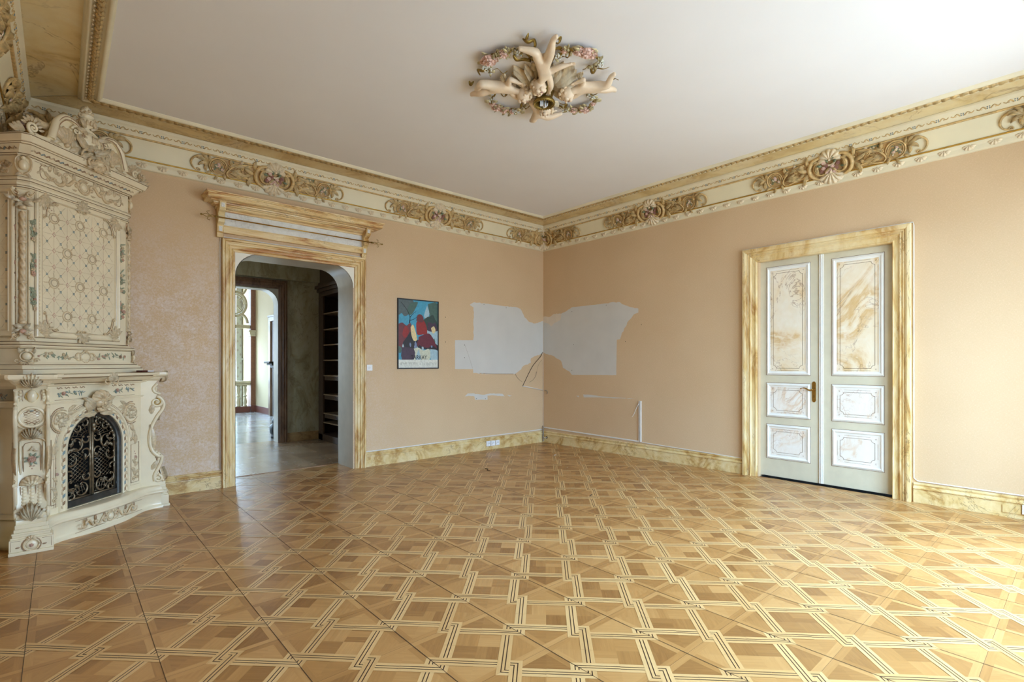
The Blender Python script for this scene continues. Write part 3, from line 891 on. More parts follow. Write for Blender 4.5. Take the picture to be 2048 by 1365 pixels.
# ================================================================== WALL MARKS AND SMALL FITTINGS
def rough_edge(pts, amp, step, seed):
    rr = random.Random(seed); out = []
    for i in range(len(pts)):
        a, b = pts[i], pts[(i + 1) % len(pts)]; L_ = hypot(b[0] - a[0], b[1] - a[1]); n = max(1, int(L_ / step))
        straight = abs(b[0] - a[0]) < .02 and L_ > .3 or abs(b[1] - a[1]) < .03 and L_ > .3
        for k in range(n):
            t = k / n; q = amp * (.15 if straight else 1) * (0 if k == 0 else 1)
            out.append((a[0] + (b[0] - a[0]) * t + rr.uniform(-q, q), a[1] + (b[1] - a[1]) * t + rr.uniform(-q, q)))
    return out


def patch(name, pts, side, mat, parent, off=.0012, amp=.010, seed=1):
    mb = MB(); P = rough_edge(pts, amp, .035, seed)
    W3 = (lambda p, o: (p[0], -o, p[1])) if side == 'N' else (lambda p, o: (-o, p[0], p[1]))
    f = [mb.vert(W3(p, off)) for p in P]; b = [mb.vert(W3(p, 0)) for p in P]
    mb.face(f)
    for i in range(len(f)): mb.face((f[i], f[(i + 1) % len(f)], b[(i + 1) % len(f)], b[i]))
    return mb.build(name, mat, parent)


PN = [(-1.609, 2.461), (-1.407, 2.46), (-.912, 2.443), (-.666, 2.447), (-.571, 2.422), (-.523, 2.359), (-.475, 2.279), (-.338, 2.199), (-.212, 2.182), (-.111, 2.211), (-.004, 2.241), (-.004, 1.635), (-.212, 1.589), (-.319, 1.54), (-.319, 1.463), (-.507, 1.404), (-.555, 1.346), (-.697, 1.263), (-1.323, 1.272), (-1.622, 1.290), (-1.628, 1.358), (-1.989, 1.361), (-1.989, 1.824), (-1.628, 1.835), (-1.616, 2.005), (-1.62, 2.178), (-1.617, 2.374), (-1.70, 2.411)]
PE = [(-.004, 2.313), (-.162, 2.297), (-.262, 2.345), (-.458, 2.34), (-.617, 2.399), (-.71, 2.437), (-1.068, 2.437), (-1.461, 2.438), (-1.699, 2.440), (-1.877, 2.362), (-2.084, 2.303), (-2.084, 2.242), (-2.001, 2.22), (-1.902, 2.127), (-1.814, 2.007), (-1.763, 1.904), (-1.738, 1.842), (-1.673, 1.833), (-1.672, 1.738), (-1.663, 1.262), (-1.24, 1.257), (-.71, 1.251), (-.617, 1.324), (-.497, 1.369), (-.458, 1.487), (-.312, 1.559), (-.179, 1.608), (-.004, 1.654)]
PC = [(-.004, 2.318), (-.162, 2.302), (-.262, 2.350), (-.458, 2.343), (-.426, 2.22), (-.312, 2.191), (-.212, 2.132), (-.111, 2.191), (-.004, 2.22)]
patch('bare_plaster_patch', PN, 'N', M['bare'], wall_n, seed=1)
patch('bare_plaster_patch', [(-1.794, .916), (-1.735, .963), (-1.601, .958), (-1.587, .944), (-1.379, .927), (-1.266, .945), (-.987, .925), (-.948, .88), (-1.091, .893), (-1.222, .914), (-1.323, .907), (-1.323, .841), (-1.587, .853), (-1.601, .908), (-1.709, .923)], 'N', M['bare'], wall_n, amp=.004, seed=2)
patch('bare_plaster_patch', [(-.888, .908), (-.775, .885), (-.836, .873)], 'N', M['bare'], wall_n, amp=.003, seed=3)
patch('bare_plaster_patch', PE, 'E', M['bare'], wall_e, seed=4)
patch('backing_paper_patch', PC, 'E', M['bare_cream'], wall_e, off=.002, seed=5)
patch('bare_plaster_patch', [(-.966, .92), (-1.183, .919), (-1.351, .905), (-2.014, .9), (-1.751, .895), (-1.594, .885), (-1.351, .888), (-.981, .871)], 'E', M['bare'], wall_e, amp=.004, seed=6)
patch('bare_plaster_patch', [(-.808, .89), (-.877, .894), (-.862, .866)], 'E', M['bare'], wall_e, amp=.002, seed=7)
# soot smears and nail holes around the stripped paper
M['smear'] = simple('grey wall smear', srgb(150, 130, 106), .8, var=.1)
mb = MB()
for P, r0, r1 in (([(-.70, 1.27), (-.66, 1.21), (-.60, 1.16), (-.53, 1.12)], .008, .002), ([(-.03, 1.52), (-.09, 1.47), (-.15, 1.38), (-.17, 1.28)], .003, .002), ([(-.18, 1.30), (-.20, 1.22), (-.27, 1.15), (-.36, 1.11)], .009, .002), ([(-1.80, 1.76), (-1.72, 1.58), (-1.64, 1.37)], .0015, .0015), ([(-1.50, 1.29), (-1.2, 1.275), (-.74, 1.268)], .003, .004)):
    P = smooth_path(P, 4); k = len(P)
    for i in range(k - 1):
        a, b = P[i], P[i + 1]; ra = r0 + (r1 - r0) * i / k; rb = r0 + (r1 - r0) * (i + 1) / k
        dx, dz = b[0] - a[0], b[1] - a[1]; L_ = hypot(dx, dz); nx, nz = -dz / L_, dx / L_
        mb.poly([(a[0] + nx * ra, -.0016, a[1] + nz * ra), (b[0] + nx * rb, -.0016, b[1] + nz * rb), (b[0] - nx * rb, -.0016, b[1] - nz * rb), (a[0] - nx * ra, -.0016, a[1] - nz * ra)])
mb.build('wall_smear', M['smear'], wall_n)
mb = MB()
for x, z in ((-1.40, 2.44), (-.91, 2.42), (-1.80, 1.75), (-1.80, 1.545), (-2.17, 2.18), (-2.17, 1.79), (-1.56, .87), (-1.37, .86)): mb.blob((x, -.0015, z), (.006, .002, .007), 6, 4)
mb.build('nail_hole', M['dark'], wall_n)
mb = MB()
for y, z in ((-.71, 2.36), (-.71, 1.33), (-1.46, 2.41), (-.75, 1.78), (-2.14, 2.05), (-1.84, 1.80)): mb.blob((-.0015, y, z), (.002, .006, .007), 6, 4)
mb.build('nail_hole', M['dark'], wall_e)

# ------------------------------------------------------------------ framed poster
M['poster_frame'] = simple('black frame', srgb(34, 36, 42), .35)
pcol = dict(sky=(72, 158, 190), grey=(88, 102, 104), green=(74, 104, 96), dkgreen=(48, 72, 66), maroon=(112, 52, 60), red=(150, 40, 40), wine=(104, 34, 52), plum=(70, 52, 72), dark=(40, 38, 48), pale=(206, 210, 190), ice=(166, 196, 208), cream=(226, 206, 154), skin=(214, 168, 156), white=(222, 224, 214), black=(30, 28, 32), lav=(126, 140, 176), grey2=(186, 188, 180))
pkeys = list(pcol)
for k in pkeys: M['p_' + k] = simple('print ' + k, srgb(*pcol[k]), .45, var=.08, scale=40)
ps = empty('poster', (-2.665, 0, 1.892))
tag(ps, 'black framed colourful garden scene poster hanging right of the doorway', 'poster')
PW, PH = .355, .520
pf = frame((0, 0, 0), (1, 0, 0), (0, 0, 1))
mb = MB(pf)
for b in ((-PW, -PW + .014, -PH, PH), (PW - .014, PW, -PH, PH), (-PW + .014, PW - .014, -PH, -PH + .014), (-PW + .014, PW - .014, PH - .014, PH)): mb.box(b[0], b[1], b[2], b[3], .002, .024)
mb.build('picture_frame', M['poster_frame'], ps)
pr = MB(pf); lay = [0]


def shape(col, pts, k=3):
    """flat printed shape; pts in the poster's own 0..100 by 0..100, y downwards over the picture area"""
    lay[0] += 1; z = .0122 + lay[0] * .00006
    P = [(-PW + .014 + (2 * PW - .028) * x / 100, PH - .014 - (2 * PH - .028) * y / 100) for x, y in pts]
    if k: P = smooth_path(P + [P[0]], k)[:-1]
    P = [(min(PW - .013, max(-PW + .013, x)), min(PH - .013, max(-PH + .013, y))) for x, y in P]
    pr.mi = pkeys.index(col); pr.poly([(x, y, z) for x, y in P])


shape('sky', [(0, 0), (100, 0), (100, 88), (0, 88)], 0)
shape('grey', [(0, 0), (36, 0), (34, 12), (24, 22), (14, 24), (8, 20), (0, 22)])
shape('green', [(30, 4), (48, 2), (42, 12), (34, 20), (26, 22), (22, 14)])
shape('green', [(74, 4), (100, 2), (100, 40), (84, 34), (78, 18)])
shape('ice', [(72, 6), (78, 18), (72, 26), (64, 22)])
shape('dkgreen', [(62, 28), (80, 22), (98, 30), (100, 46), (70, 44)])
shape('maroon', [(0, 36), (10, 34), (20, 38), (30, 34), (34, 50), (30, 66), (0, 70)])
shape('red', [(12, 44), (18, 38), (26, 46), (18, 56), (10, 52)])
shape('ice', [(70, 44), (100, 44), (100, 70), (80, 60), (74, 52)])
shape('dark', [(22, 54), (32, 46), (44, 58), (80, 60), (100, 66), (100, 74), (60, 72), (30, 74), (10, 66)])
for i in range(16):                              # dark foliage in the foreground
    rr = random.Random(40 + i); x = rr.uniform(8, 92); y = rr.uniform(60, 72); s = rr.uniform(3, 7); a = rr.uniform(-1, 1)
    shape(rr.choice(['dkgreen', 'lav', 'green', 'wine', 'dark', 'ice', 'plum']), [(x, y - s), (x + s * .6 + a, y), (x + a * 2, y + s), (x - s * .5 + a, y)])
shape('pale', [(36, 72), (50, 70), (62, 74), (78, 72), (78, 88), (36, 88)])
shape('ice', [(50, 72), (56, 88), (42, 88)])
shape('ice', [(80, 72), (100, 74), (100, 88), (82, 88)])
shape('plum', [(8, 70), (38, 72), (37, 88), (9, 88)])
shape('green', [(0, 68), (7, 70), (6, 78), (0, 77)])
# plain generic shrubs and stones in the poster's colours
shape('wine', [(50, 54), (74, 48), (86, 54), (98, 70), (84, 66), (74, 70), (52, 66)])
shape('red', [(44, 34), (50, 26), (58, 26), (68, 34), (72, 48), (60, 50), (46, 50)])
shape('plum', [(74, 32), (84, 26), (94, 32), (98, 44), (74, 44)])
shape('maroon', [(44, 30), (47, 22), (54, 20), (62, 24), (60, 32)])
shape('dkgreen', [(76, 30), (80, 22), (88, 20), (93, 28), (88, 33)])
shape('cream', [(30, 40), (36, 36), (42, 46), (46, 58), (38, 60), (32, 52)])
shape('cream', [(82, 40), (90, 37), (94, 44), (87, 48)])
lay[0] += 2
pr.mi = pkeys.index('black')
for P in ([(26, 34), (28, 24), (18, 12), (6, 4)], [(28, 26), (36, 20), (44, 16)], [(28, 30), (38, 28), (46, 24)], [(28, 34), (29, 24)]):
    Q = [(-PW + .014 + (2 * PW - .028) * x / 100, PH - .014 - (2 * PH - .028) * y / 100) for x, y in smooth_path(P, 3)]
    rib(pr, Q, .004, .002, .0148, 4, .1)
shape('white', [(0, 88), (100, 88), (100, 100), (0, 100)], 0)
pr.build('print', [M['p_' + k] for k in pkeys], ps)


def text_obj(name, body, size, loc, mat, parent, sx_=1.0, outline=False):
    c = bpy.data.curves.new(name, 'FONT'); c.body = body; c.size = size; c.align_x = 'CENTER'; c.align_y = 'CENTER'
    c.extrude = .0002
    if outline: c.fill_mode = 'NONE'; c.bevel_depth = .0007; c.extrude = 0
    o = bpy.data.objects.new(name, c); COL.objects.link(o); bpy.context.view_layer.update()
    me = bpy.data.meshes.new_from_object(o.evaluated_get(bpy.context.evaluated_depsgraph_get())); bpy.data.objects.remove(o)
    o = bpy.data.objects.new(name, me); COL.objects.link(o); me.materials.clear(); me.materials.append(mat); o.parent = parent
    o.location = loc; o.rotation_euler = (pi / 2, 0, 0); o.scale = (sx_, 1, 1)
    return o


text_obj('lettering', 'TARKAY', .092, (.005, -.0170, -.352), M['p_black'], ps, .80)
text_obj('outline_lettering', 'NEW YORK \u2022 LONDON', .075, (.0, -.0172, -.449), M['p_grey2'], ps, .88, True)

# ------------------------------------------------------------------ switch and sockets
sw = empty('light_switch', (-3.452, 0, 1.392)); tag(sw, 'white light switch beside the right door casing', 'light switch')
mb = MB(pf); mb.box(-.042, .042, -.042, .042, 0, .009); mb.build('cover_plate', M['white_plastic'], sw, bevel=.003)
mb = MB(pf); mb.push(T((0, 0, .009))); mb.lathe([(.020, 0), (.020, .004), (.017, .006), (.014, .002), (.0, .002)], 20); mb.pop(); mb.box(-.0035, .0035, -.012, .012, .010, .020); mb.build('rotary_knob', M['white_plastic'], sw)
for i, (x, lab) in enumerate(((-1.337, 'leftmost white socket of the three low on the skirting'), (-1.239, 'middle white socket of the three low on the skirting'), (-1.139, 'rightmost white socket of the three, nearest the room corner'))):
    s_ = empty('power_socket', (x, -.026, .105)); tag(s_, lab, 'power socket', 'sockets on the skirting')
    mb = MB(pf); mb.box(-.043, .043, -.043, .043, 0, .022); mb.build('cover_plate', M['white_plastic'], s_, bevel=.004)
    mb = MB(pf); mb.push(T((0, -.002, .0225))); mb.lathe([(.030, 0), (.030, .003), (.026, .0035), (.024, .0005), (0, .0005)], 20); mb.pop(); mb.build('socket_well', M['white_plastic'], s_)
    for q in ((-.014, -.009, -.004, .002), (.009, .014, -.004, .002)):
        mb = MB(pf); mb.box(*q, .0225, .0245); mb.build('pin_hole', M['dark'], s_)
s_ = empty('power_socket', (-.026, -6.352, .095)); tag(s_, 'white socket on the right skirting at the photo edge', 'power socket')
mb = MB(frame((0, 0, 0), (0, -1, 0), (0, 0, 1))); mb.box(-.043, .043, -.043, .043, 0, .022); mb.build('cover_plate', M['white_plastic'], s_, bevel=.004)
mb = MB(frame((0, 0, 0), (0, -1, 0), (0, 0, 1))); mb.push(T((0, 0, .0225))); mb.lathe([(.030, 0), (.030, .003), (.026, .0035), (.024, .0005), (0, .0005)], 20); mb.build('socket_well', M['white_plastic'], s_)

# ------------------------------------------------------------------ cable ducts and cables


def cable(name, pts, r, mat, label, cat, group=None, n=6, sm=True):
    mb = MB(); mb.tube([tuple(p) for p in (smooth_path(pts, 3) if sm else pts)], r, n); o = mb.build(name, mat); tag(o, label, cat, group); return o


M['duct'] = simple('white duct plastic', srgb(228, 226, 222), .4, var=.02)
M['duct_buff'] = simple('overpainted duct', srgb(216, 194, 166), .5, var=.05)
M['cable_dark'] = simple('dark cable', srgb(88, 74, 58), .5)
M['cable_grey'] = simple('grey cable', srgb(150, 142, 130), .5, var=.08)


def duct(name, a, b, w, d, mat, label, cat='cable duct', out=(0, -1, 0)):
    a = Vector(a); b = Vector(b); x = (b - a).normalized(); z = Vector(out); y = z.cross(x); L_ = (b - a).length
    mb = MB(Matrix(((x[0], y[0], z[0], a[0]), (x[1], y[1], z[1], a[1]), (x[2], y[2], z[2], a[2]), (0, 0, 0, 1))))
    mb.box(0, L_, -w / 2, w / 2, 0, d); o = mb.build(name, mat, bevel=.002); tag(o, label, cat); return o


duct('cable_duct', (-3.53, -.001, .212), (-.03, -.001, .232), .014, .012, M['duct'], 'thin white cable duct along the top of the left skirting')
duct('cable_duct', (-.001, -.03, .268), (-.001, -2.095, .244), .020, .012, M['duct'], 'white cable duct above the right skirting near the corner', out=(-1, 0, 0))
u = duct('cable_duct', (-.001, -2.122, .238), (-.001, -2.122, .872), .044, .018, M['duct'], 'upright white cable duct standing on the right wall', out=(-1, 0, 0))
mb = MB(); mb.box(-.0205, -.019, -2.126, -2.118, .24, .87); mb.build('lid_seam', M['cable_grey'], u)
duct('cable_duct', (-.001, -2.15, .236), (-.001, -3.71, .204), .010, .010, M['duct'], 'narrow white duct between upright duct and the double door', out=(-1, 0, 0))
cable('loose_wire', [(-.022, -2.106, .83), (-.024, -2.06, .75), (-.028, -2.02, .66), (-.03, -1.985, .615)], .0035, M['duct'], 'short white wire dangling from the upright duct', 'wire')
duct('cable_duct', (-.012, -.001, .28), (-.012, -.001, 1.66), .016, .010, M['duct_buff'], 'buff painted duct running up the room corner')
cable('loose_wire', [(-.02, -.012, 1.66), (-.045, -.014, 1.64), (-.085, -.014, 1.575), (-.259, -.012, 1.427), (-.363, -.010, 1.293), (-.45, -.008, 1.16), (-.522, -.006, 1.05)], .005, M['cable_dark'], 'dark slack cable slanting down from the corner duct', 'wire')
cable('loose_wire', [(-.525, -.006, 1.048), (-.50, -.010, 1.043), (-.30, -.012, 1.008), (-.03, -.012, .955)], .0085, M['duct'], 'white straight wire running back to the corner', 'wire', sm=False)
cable('loose_wire', [(-.010, -.05, .955), (-.012, -.11, .945), (-.014, -.125, .915), (-.012, -.10, .89)], .006, M['cable_grey'], 'grey wire stub poking out of the right wall near the corner', 'wire')
cable('cable_bundle', [(-.035, -.030, .30), (-.045, -.040, .24), (-.050, -.045, .16), (-.062, -.050, .08), (-.055, -.060, .02)], .011, M['cable_grey'], 'grey cables hanging down the skirting in the corner', 'cable')
cable('loose_wire', [(-.050, -.060, .10), (-.045, -.085, .085), (-.034, -.11, .088), (-.026, -.118, .10)], .005, M['duct'], 'white wire entering the hole in the corner skirting', 'wire')
mb = MB(frame((-.0262, -.115, .095), (0, -1, 0), (0, 0, 1))); mb.lathe([(.0, .0006), (.022, .0006), (.022, 0)], 14); o = mb.build('cable_hole', M['dark']); tag(o, 'dark round cable hole in the corner skirting', 'hole')
cab1 = cable('clipped_cable', [(-5.322, -.006, .22), (-5.322, -.006, 2.86), (-5.316, -.006, 2.92), (-5.29, -.006, 2.935), (-3.56, -.006, 2.935), (-3.525, -.006, 2.925), (-3.52, -.006, 2.88), (-3.52, -.006, .22)], .006, M['duct'], 'thin white cable clipped round the doorway casing', 'cable', sm=False)
cab2 = cable('clipped_cable', [(-.006, -3.705, .22), (-.006, -3.705, 2.935), (-.006, -5.495, 2.935), (-.006, -5.50, 2.9), (-.006, -5.50, .25), (-.006, -5.53, .222), (-.006, RY0 + .01, .216)], .006, M['duct'], 'thin white cable clipped round the double door casing', 'cable', sm=False)
for c, d in ((cab1, d1), (cab2, d2)):
    for k in ('label', 'category'): del c[k]
    c.parent = d; c.location = -d.location
# a matchbox-sized box left on the stove shelf is placed with the stove

# ------------------------------------------------------------------ scraps left on the floor
M['scrap'] = simple('paper scrap', srgb(226, 222, 214), .7)
M['scrap_dark'] = simple('dark scrap', srgb(60, 48, 40), .7)
# ================================================================== HALL BEYOND THE DOORWAY
M['hall_marble'] = marble('grey green hall marble', srgb(178, 168, 136), srgb(166, 154, 118), srgb(140, 124, 84), srgb(108, 92, 62), 1.3, (1.6, 1.6, .8), (.5, .3, 0), .5, amount=.3, white=srgb(180, 172, 144))
M['hall_wood'] = marble('dark brown grained casing', srgb(128, 96, 68), srgb(108, 78, 54), srgb(84, 58, 40), srgb(60, 42, 30), 4, (2, 2, .4), rough=.4, veins=False)
M['hall_base'] = marble('brown skirting marble', srgb(176, 142, 92), srgb(158, 122, 74), srgb(128, 92, 52), srgb(90, 64, 40), 4, rough=.4)
M['walnut'] = simple('dark walnut shelving', srgb(74, 52, 34), .5, var=.12, scale=14)
M['black_wood'] = simple('blackened carved wood', srgb(26, 20, 18), .45)
M['far_wall'] = simple('cream far room plaster', srgb(188, 170, 134), .8, var=.03, scale=1)
M['pier'] = simple('rust brown stone pier', srgb(120, 76, 46), .6, var=.12, scale=30)
M['stone'] = simple('cream carved stone', srgb(176, 160, 126), .6, var=.05, scale=8)
M['red_base'] = simple('dark red skirting', srgb(104, 58, 44), .4, var=.08)
M['hall_floor'] = wood_floor('worn hall parquet', srgb(142, 112, 84), srgb(166, 134, 102), srgb(184, 154, 122), .24)
M['grey_paper'] = simple('pale grey patterned wall', srgb(170, 170, 158), .8, var=.02)

mb = MB(); rr = random.Random(8); far = MB()
x = -6.9; i = 0
while x < -2.0:                                  # herringbone boards of the hall and the room behind
    y = .50
    while y < 11.8:
        L_ = .42; w = .42; t0 = rr.random(); hor = (int((x + 6.9) / .42 + .5) + int((y - .5) / .42 + .5)) % 2
        for k in range(4):
            t = min(1, max(0, t0 + rr.uniform(-.3, .3))); o1 = rr.uniform(0, 40)
            if hor: P = [(x, y + k * w / 4), (x + L_, y + k * w / 4), (x + L_, y + (k + 1) * w / 4), (x, y + (k + 1) * w / 4)]; uv = [(p[0] + o1, p[1]) for p in P]
            else: P = [(x + k * w / 4, y), (x + (k + 1) * w / 4, y), (x + (k + 1) * w / 4, y + L_), (x + k * w / 4, y + L_)]; uv = [(p[1] + o1, p[0]) for p in P]
            (mb if y < 3.2 else far).poly([(p[0], p[1], -.002) for p in P], uv=uv, tone=t)
        y += .42
    x += .42
o = mb.build('floor_hall', M['hall_floor']); struct(o)
M['far_floor'] = wood_floor('parquet with painted glare', srgb(140, 136, 132), srgb(160, 156, 152), srgb(178, 174, 170), .16)  # window glare on the far floor put into its paler, greyer colour
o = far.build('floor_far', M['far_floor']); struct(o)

mb = MB()
FY0, FY1 = 3.12, 3.36; OX0, OX1, OZ = -5.10, -3.73, 2.80
mb.box(-6.9, OX0, FY0, FY1, 0, 4.3); mb.box(OX1, -1.9, FY0, FY1, 0, 4.3); mb.box(OX0, OX1, FY0, FY1, OZ, 4.3)
wf = struct_mb('wall_hall_north', mb, M['hall_marble'])
mb = MB(); mb.box(-6.9, -2.96, 2.98, 3.12, 2.985, 3.6); struct_mb('trim_5', mb, M['hall_marble'], bevel=.01)
mb = MB(); mb.box(-7.1, -6.9, TN, 1.35, 0, 4.3); mb.box(-7.1, -6.9, 2.05, 3.4, 0, 4.3); mb.box(-7.1, -6.9, 1.35, 2.05, 0, 1.3); mb.box(-7.1, -6.9, 1.35, 2.05, 2.3, 4.3); struct_mb('wall_hall_west', mb, M['hall_marble'])
mb = MB(); mb.box(-2.45, -2.2, TN, 3.12, 0, 4.3); struct_mb('wall_hall_east', mb, M['hall_marble'])
mb = MB(); mb.box(-7.1, -1.9, TN, 3.4, 3.6, 3.75); struct_mb('ceiling_hall', mb, M['hall_marble'])
mb = MB(); mb.box(-3.575, -2.99, 3.095, 3.12, 0, .13); mb.box(-3.575, -2.99, 3.10, 3.12, .13, .165); struct_mb('baseboard_hall', mb, M['hall_base'], bevel=.004)
d3 = empty('door_3', (OX0 - .15, FY0, 0)); struct(d3)
HP = [(0, 0), (0, .05), (.03, .055), (.04, .04), (.07, .045), (.08, .035), (.11, .035), (.12, .02), (.15, .015), (.15, -.01)]
casing('casing', frame((0, 0, 0), (1, 0, 0), (0, 0, 1)), OX1 - OX0 + .30, 2.965, HP, M['hall_wood'], M['hall_wood'], d3)
ow2 = OX1 - OX0; R2 = .27
Q2 = R2 - .005
P = [(.005, 0), (.005, OZ - R2)] + [(R2 - Q2 * cos(k * pi / 16), OZ - R2 + Q2 * sin(k * pi / 16)) for k in range(1, 9)] + [(ow2 - R2 + Q2 * sin(k * pi / 16), OZ - R2 + Q2 * cos(k * pi / 16)) for k in range(9)] + [(ow2 - .005, 0)]
mb = MB(); mb.grid([[(.15 + x, y, z) for x, z in P] for y in (-.01, .25)], smooth=True)
for s in (0, 1):
    q = [(R2 - R2 * cos(k * pi / 16), OZ - R2 + R2 * sin(k * pi / 16)) for k in range(9)] + [(-.01, OZ + .01)]
    if s: q = [(ow2 - x, z) for x, z in q]
    for y in (-.008, .25): mb.poly([(.15 + x, y, z) for x, z in q])
mb.build('reveal_lining', M['reveal'], d3)

# ------------------------------------------------------------------ fitted bookcase on the hall's east side
bk = empty('bookcase', (-3.0, 1.8, 0)); tag(bk, 'dark walnut open bookcase in the hall seen through the doorway', 'bookcase')
BY0, BY1, BX = -1.15, 1.26, .50
mb = MB(); mb.box(0, BX, BY1 - .05, BY1, 0, 2.72); mb.box(-.012, .03, BY1 - .20, BY1, 0, 2.72); mb.build('side_panel', M['walnut'], bk, bevel=.004)
mb = MB(); mb.box(0, BX, BY0, BY0 + .05, 0, 2.72); mb.box(-.012, .03, BY0, BY0 + .12, 0, 2.72); mb.build('side_panel', M['walnut'], bk, bevel=.004)
mb = MB(); mb.box(0, BX, .02, .06, .12, 2.72); mb.build('upright', M['walnut'], bk, bevel=.003)
mb = MB(); mb.box(BX - .02, BX, BY0, BY1, 0, 2.72); mb.build('back_panel', M['walnut'], bk)
mb = MB(); mb.box(-.012, BX, BY0, BY1, 0, .12); mb.build('plinth', M['walnut'], bk, bevel=.004)
mb = MB(); mb.box(-.012, BX, BY0, BY1, 2.72, 2.80); mb.box(-.05, BX, BY0, BY1, 2.80, 2.86); mb.box(-.09, BX, BY0, BY1, 2.86, 2.92); mb.box(-.02, BX, BY0, BY1, 2.92, 3.55); mb.build('cornice', M['walnut'], bk, bevel=.006)
M['shelf_edge'] = simple('walnut with painted light', srgb(140, 112, 80), .4, var=.08)  # shelves paler than the walnut: light on their edges put into the colour
for z in (2.385, 2.086, 1.797, 1.511, .341):
    mb = MB(); mb.box(.005, BX - .02, BY0 + .05, BY1 - .05, z - .011, z + .011); mb.build('shelf', M['shelf_edge'], bk, bevel=.002)
for z in (1.222, .866, .514):
    mb = MB(); mb.box(-.004, BX - .03, BY0 + .06, BY1 - .22, z - .01, z + .012); o = mb.build('pull_out_tray', M['shelf_edge'], bk, bevel=.002)
    mb = MB(); mb.box(.012, .028, BY0 + .07, BY1 - .24, z - .085, z - .012); mb.tube([(.006, .30 + .2 * cos(k * pi / 10), z - .02 - .05 * sin(k * pi / 10)) for k in range(11)], .005, 5); mb.build('tray_front', M['walnut'], o, bevel=.003)

# ------------------------------------------------------------------ carved cabinet just inside the far room
cb = empty('carved_cabinet', (-3.52, 3.82, 0)); tag(cb, 'blackened carved cabinet half hidden behind the inner doorway', 'cabinet')
mb = MB(); mb.lathe([(.13, .0), (.13, .05), (.12, .06), (.15, .10), (.155, .22), (.12, .26), (.10, .28), (.12, .31), (.10, .36), (.07, .40), (.06, .46)], 12); mb.build('pedestal', M['black_wood'], cb)
mb = MB(); mb.box(-.06, .30, -.10, .14, .44, 1.36); mb.build('body', M['black_wood'], cb, bevel=.01)
mb = MB(); mb.box(-.10, .30, -.14, .16, 1.36, 1.42); mb.box(-.16, .30, -.16, .18, 1.42, 1.455); mb.box(-.21, .30, -.17, .19, 1.455, 1.49); mb.build('top', M['black_wood'], cb, bevel=.012)

# ------------------------------------------------------------------ far room with a stone screen and window bay
mb = MB(); mb.box(-2.30, -2.1, FY1, 11.9, 0, 5); fe = struct_mb('wall_far_east', mb, M['far_wall'])
mb = MB()
mb.box(-6.9, -6.7, FY1, 6.0, 0, 5); mb.box(-6.9, -6.7, 7.6, 11.9, 0, 5); mb.box(-6.9, -6.7, 6.0, 7.6, 0, .6); mb.box(-6.9, -6.7, 6.0, 7.6, 3.0, 5)
struct_mb('wall_far_west', mb, M['far_wall'])
mb = MB(); mb.box(-6.9, -5.6, 9.95, 10.25, 0, 5); struct_mb('wall_far_screen', mb, M['far_wall'])
mb = MB(); mb.box(-5.6, -2.3, 9.95, 10.25, 4.35, 5); struct_mb('wall_far_lintel', mb, M['far_wall'])
mb = MB(); mb.box(-6.9, -5.5, 11.7, 11.9, 0, 5); mb.box(-2.60, -2.1, 11.7, 11.9, 0, 5); mb.box(-5.5, -2.60, 11.7, 11.9, 0, .25); mb.box(-5.5, -2.60, 11.7, 11.9, 4.4, 5)
struct_mb('wall_far_north', mb, M['grey_paper'])
mb = MB(); mb.box(-6.9, -2.1, FY1, 11.9, 4.9, 5.1); struct_mb('ceiling_far', mb, M['far_wall'])
mb = MB(); mb.box(-2.32, -2.30, 8.5, 9.95, 0, .19); struct_mb('baseboard_far', mb, M['red_base'], bevel=.004)
mb = MB(); q = T((-2.30, 7.9, 0)) @ RZ(-pi / 2)
d4 = empty('door_4', (-2.30, 8.50, 0)); struct(d4)
mb = MB(); mb.box(-.06, 0, -.16, 0, 0, 2.62); mb.box(-.045, 0, -1.2, -1.04, 0, 2.62); mb.box(-.06, 0, -1.2, 0, 2.62, 2.74); mb.box(-.08, 0, -1.24, .03, 2.74, 2.78); mb.build('door_frame', M['hall_wood'], d4, bevel=.005)
mb = MB(); mb.box(-.02, 0, -1.04, -.16, .01, 2.62); mb.build('door_leaf', M['walnut'], d4, bevel=.003)
# pier with capital
pi_ = empty('stone_pier', (-2.37, 10.1, 0)); tag(pi_, 'rust brown pier with cream capital at the end of the balustrade', 'pier')
mb = MB(); mb.box(-.065, .069, -.15, .15, .19, 4.35); mb.build('shaft', M['pier'], pi_, bevel=.004)
mb = MB(); mb.box(-.085, .069, -.17, .17, 2.27, 2.33); mb.box(-.10, .069, -.18, .18, 2.33, 2.40); mb.box(-.12, .069, -.19, .19, 2.40, 2.45); mb.build('capital', M['stone'], pi_, bevel=.008)
mb = MB(); mb.box(-.068, .069, -.17, .17, 0, .19); mb.build('base', M['red_base'], pi_, bevel=.004)
# balustrade
bl = empty('balustrade', (-4.0, 10.0, 0)); tag(bl, 'cream stone balustrade before the bright bay of the far room', 'balustrade')
mb = MB(); mb.box(-1.6, 1.54, -.10, .12, .80, .86); mb.box(-1.6, 1.54, -.13, .15, .86, .93); mb.build('handrail', M['stone'], bl, bevel=.01)
mb = MB(); mb.box(-1.6, 1.54, -.08, .12, 0, .17); mb.build('plinth', M['red_base'], bl, bevel=.004)
mb = MB(); mb.lathe([(.055, .17), (.055, .20), (.035, .215), (.05, .26), (.058, .31), (.045, .38), (.03, .43), (.028, .46), (.055, .475), (.055, .495), (.028, .51), (.03, .56), (.045, .62), (.05, .68), (.035, .74), (.05, .76), (.055, .80)], 12)
b0 = mb.build('baluster', M['stone'], bl); b0.location = (1.42, 0, 0)
for i in range(1, 17):
    c = b0.copy(); COL.objects.link(c); c.parent = bl; c.location = (1.42 - i * .185, 0, 0)
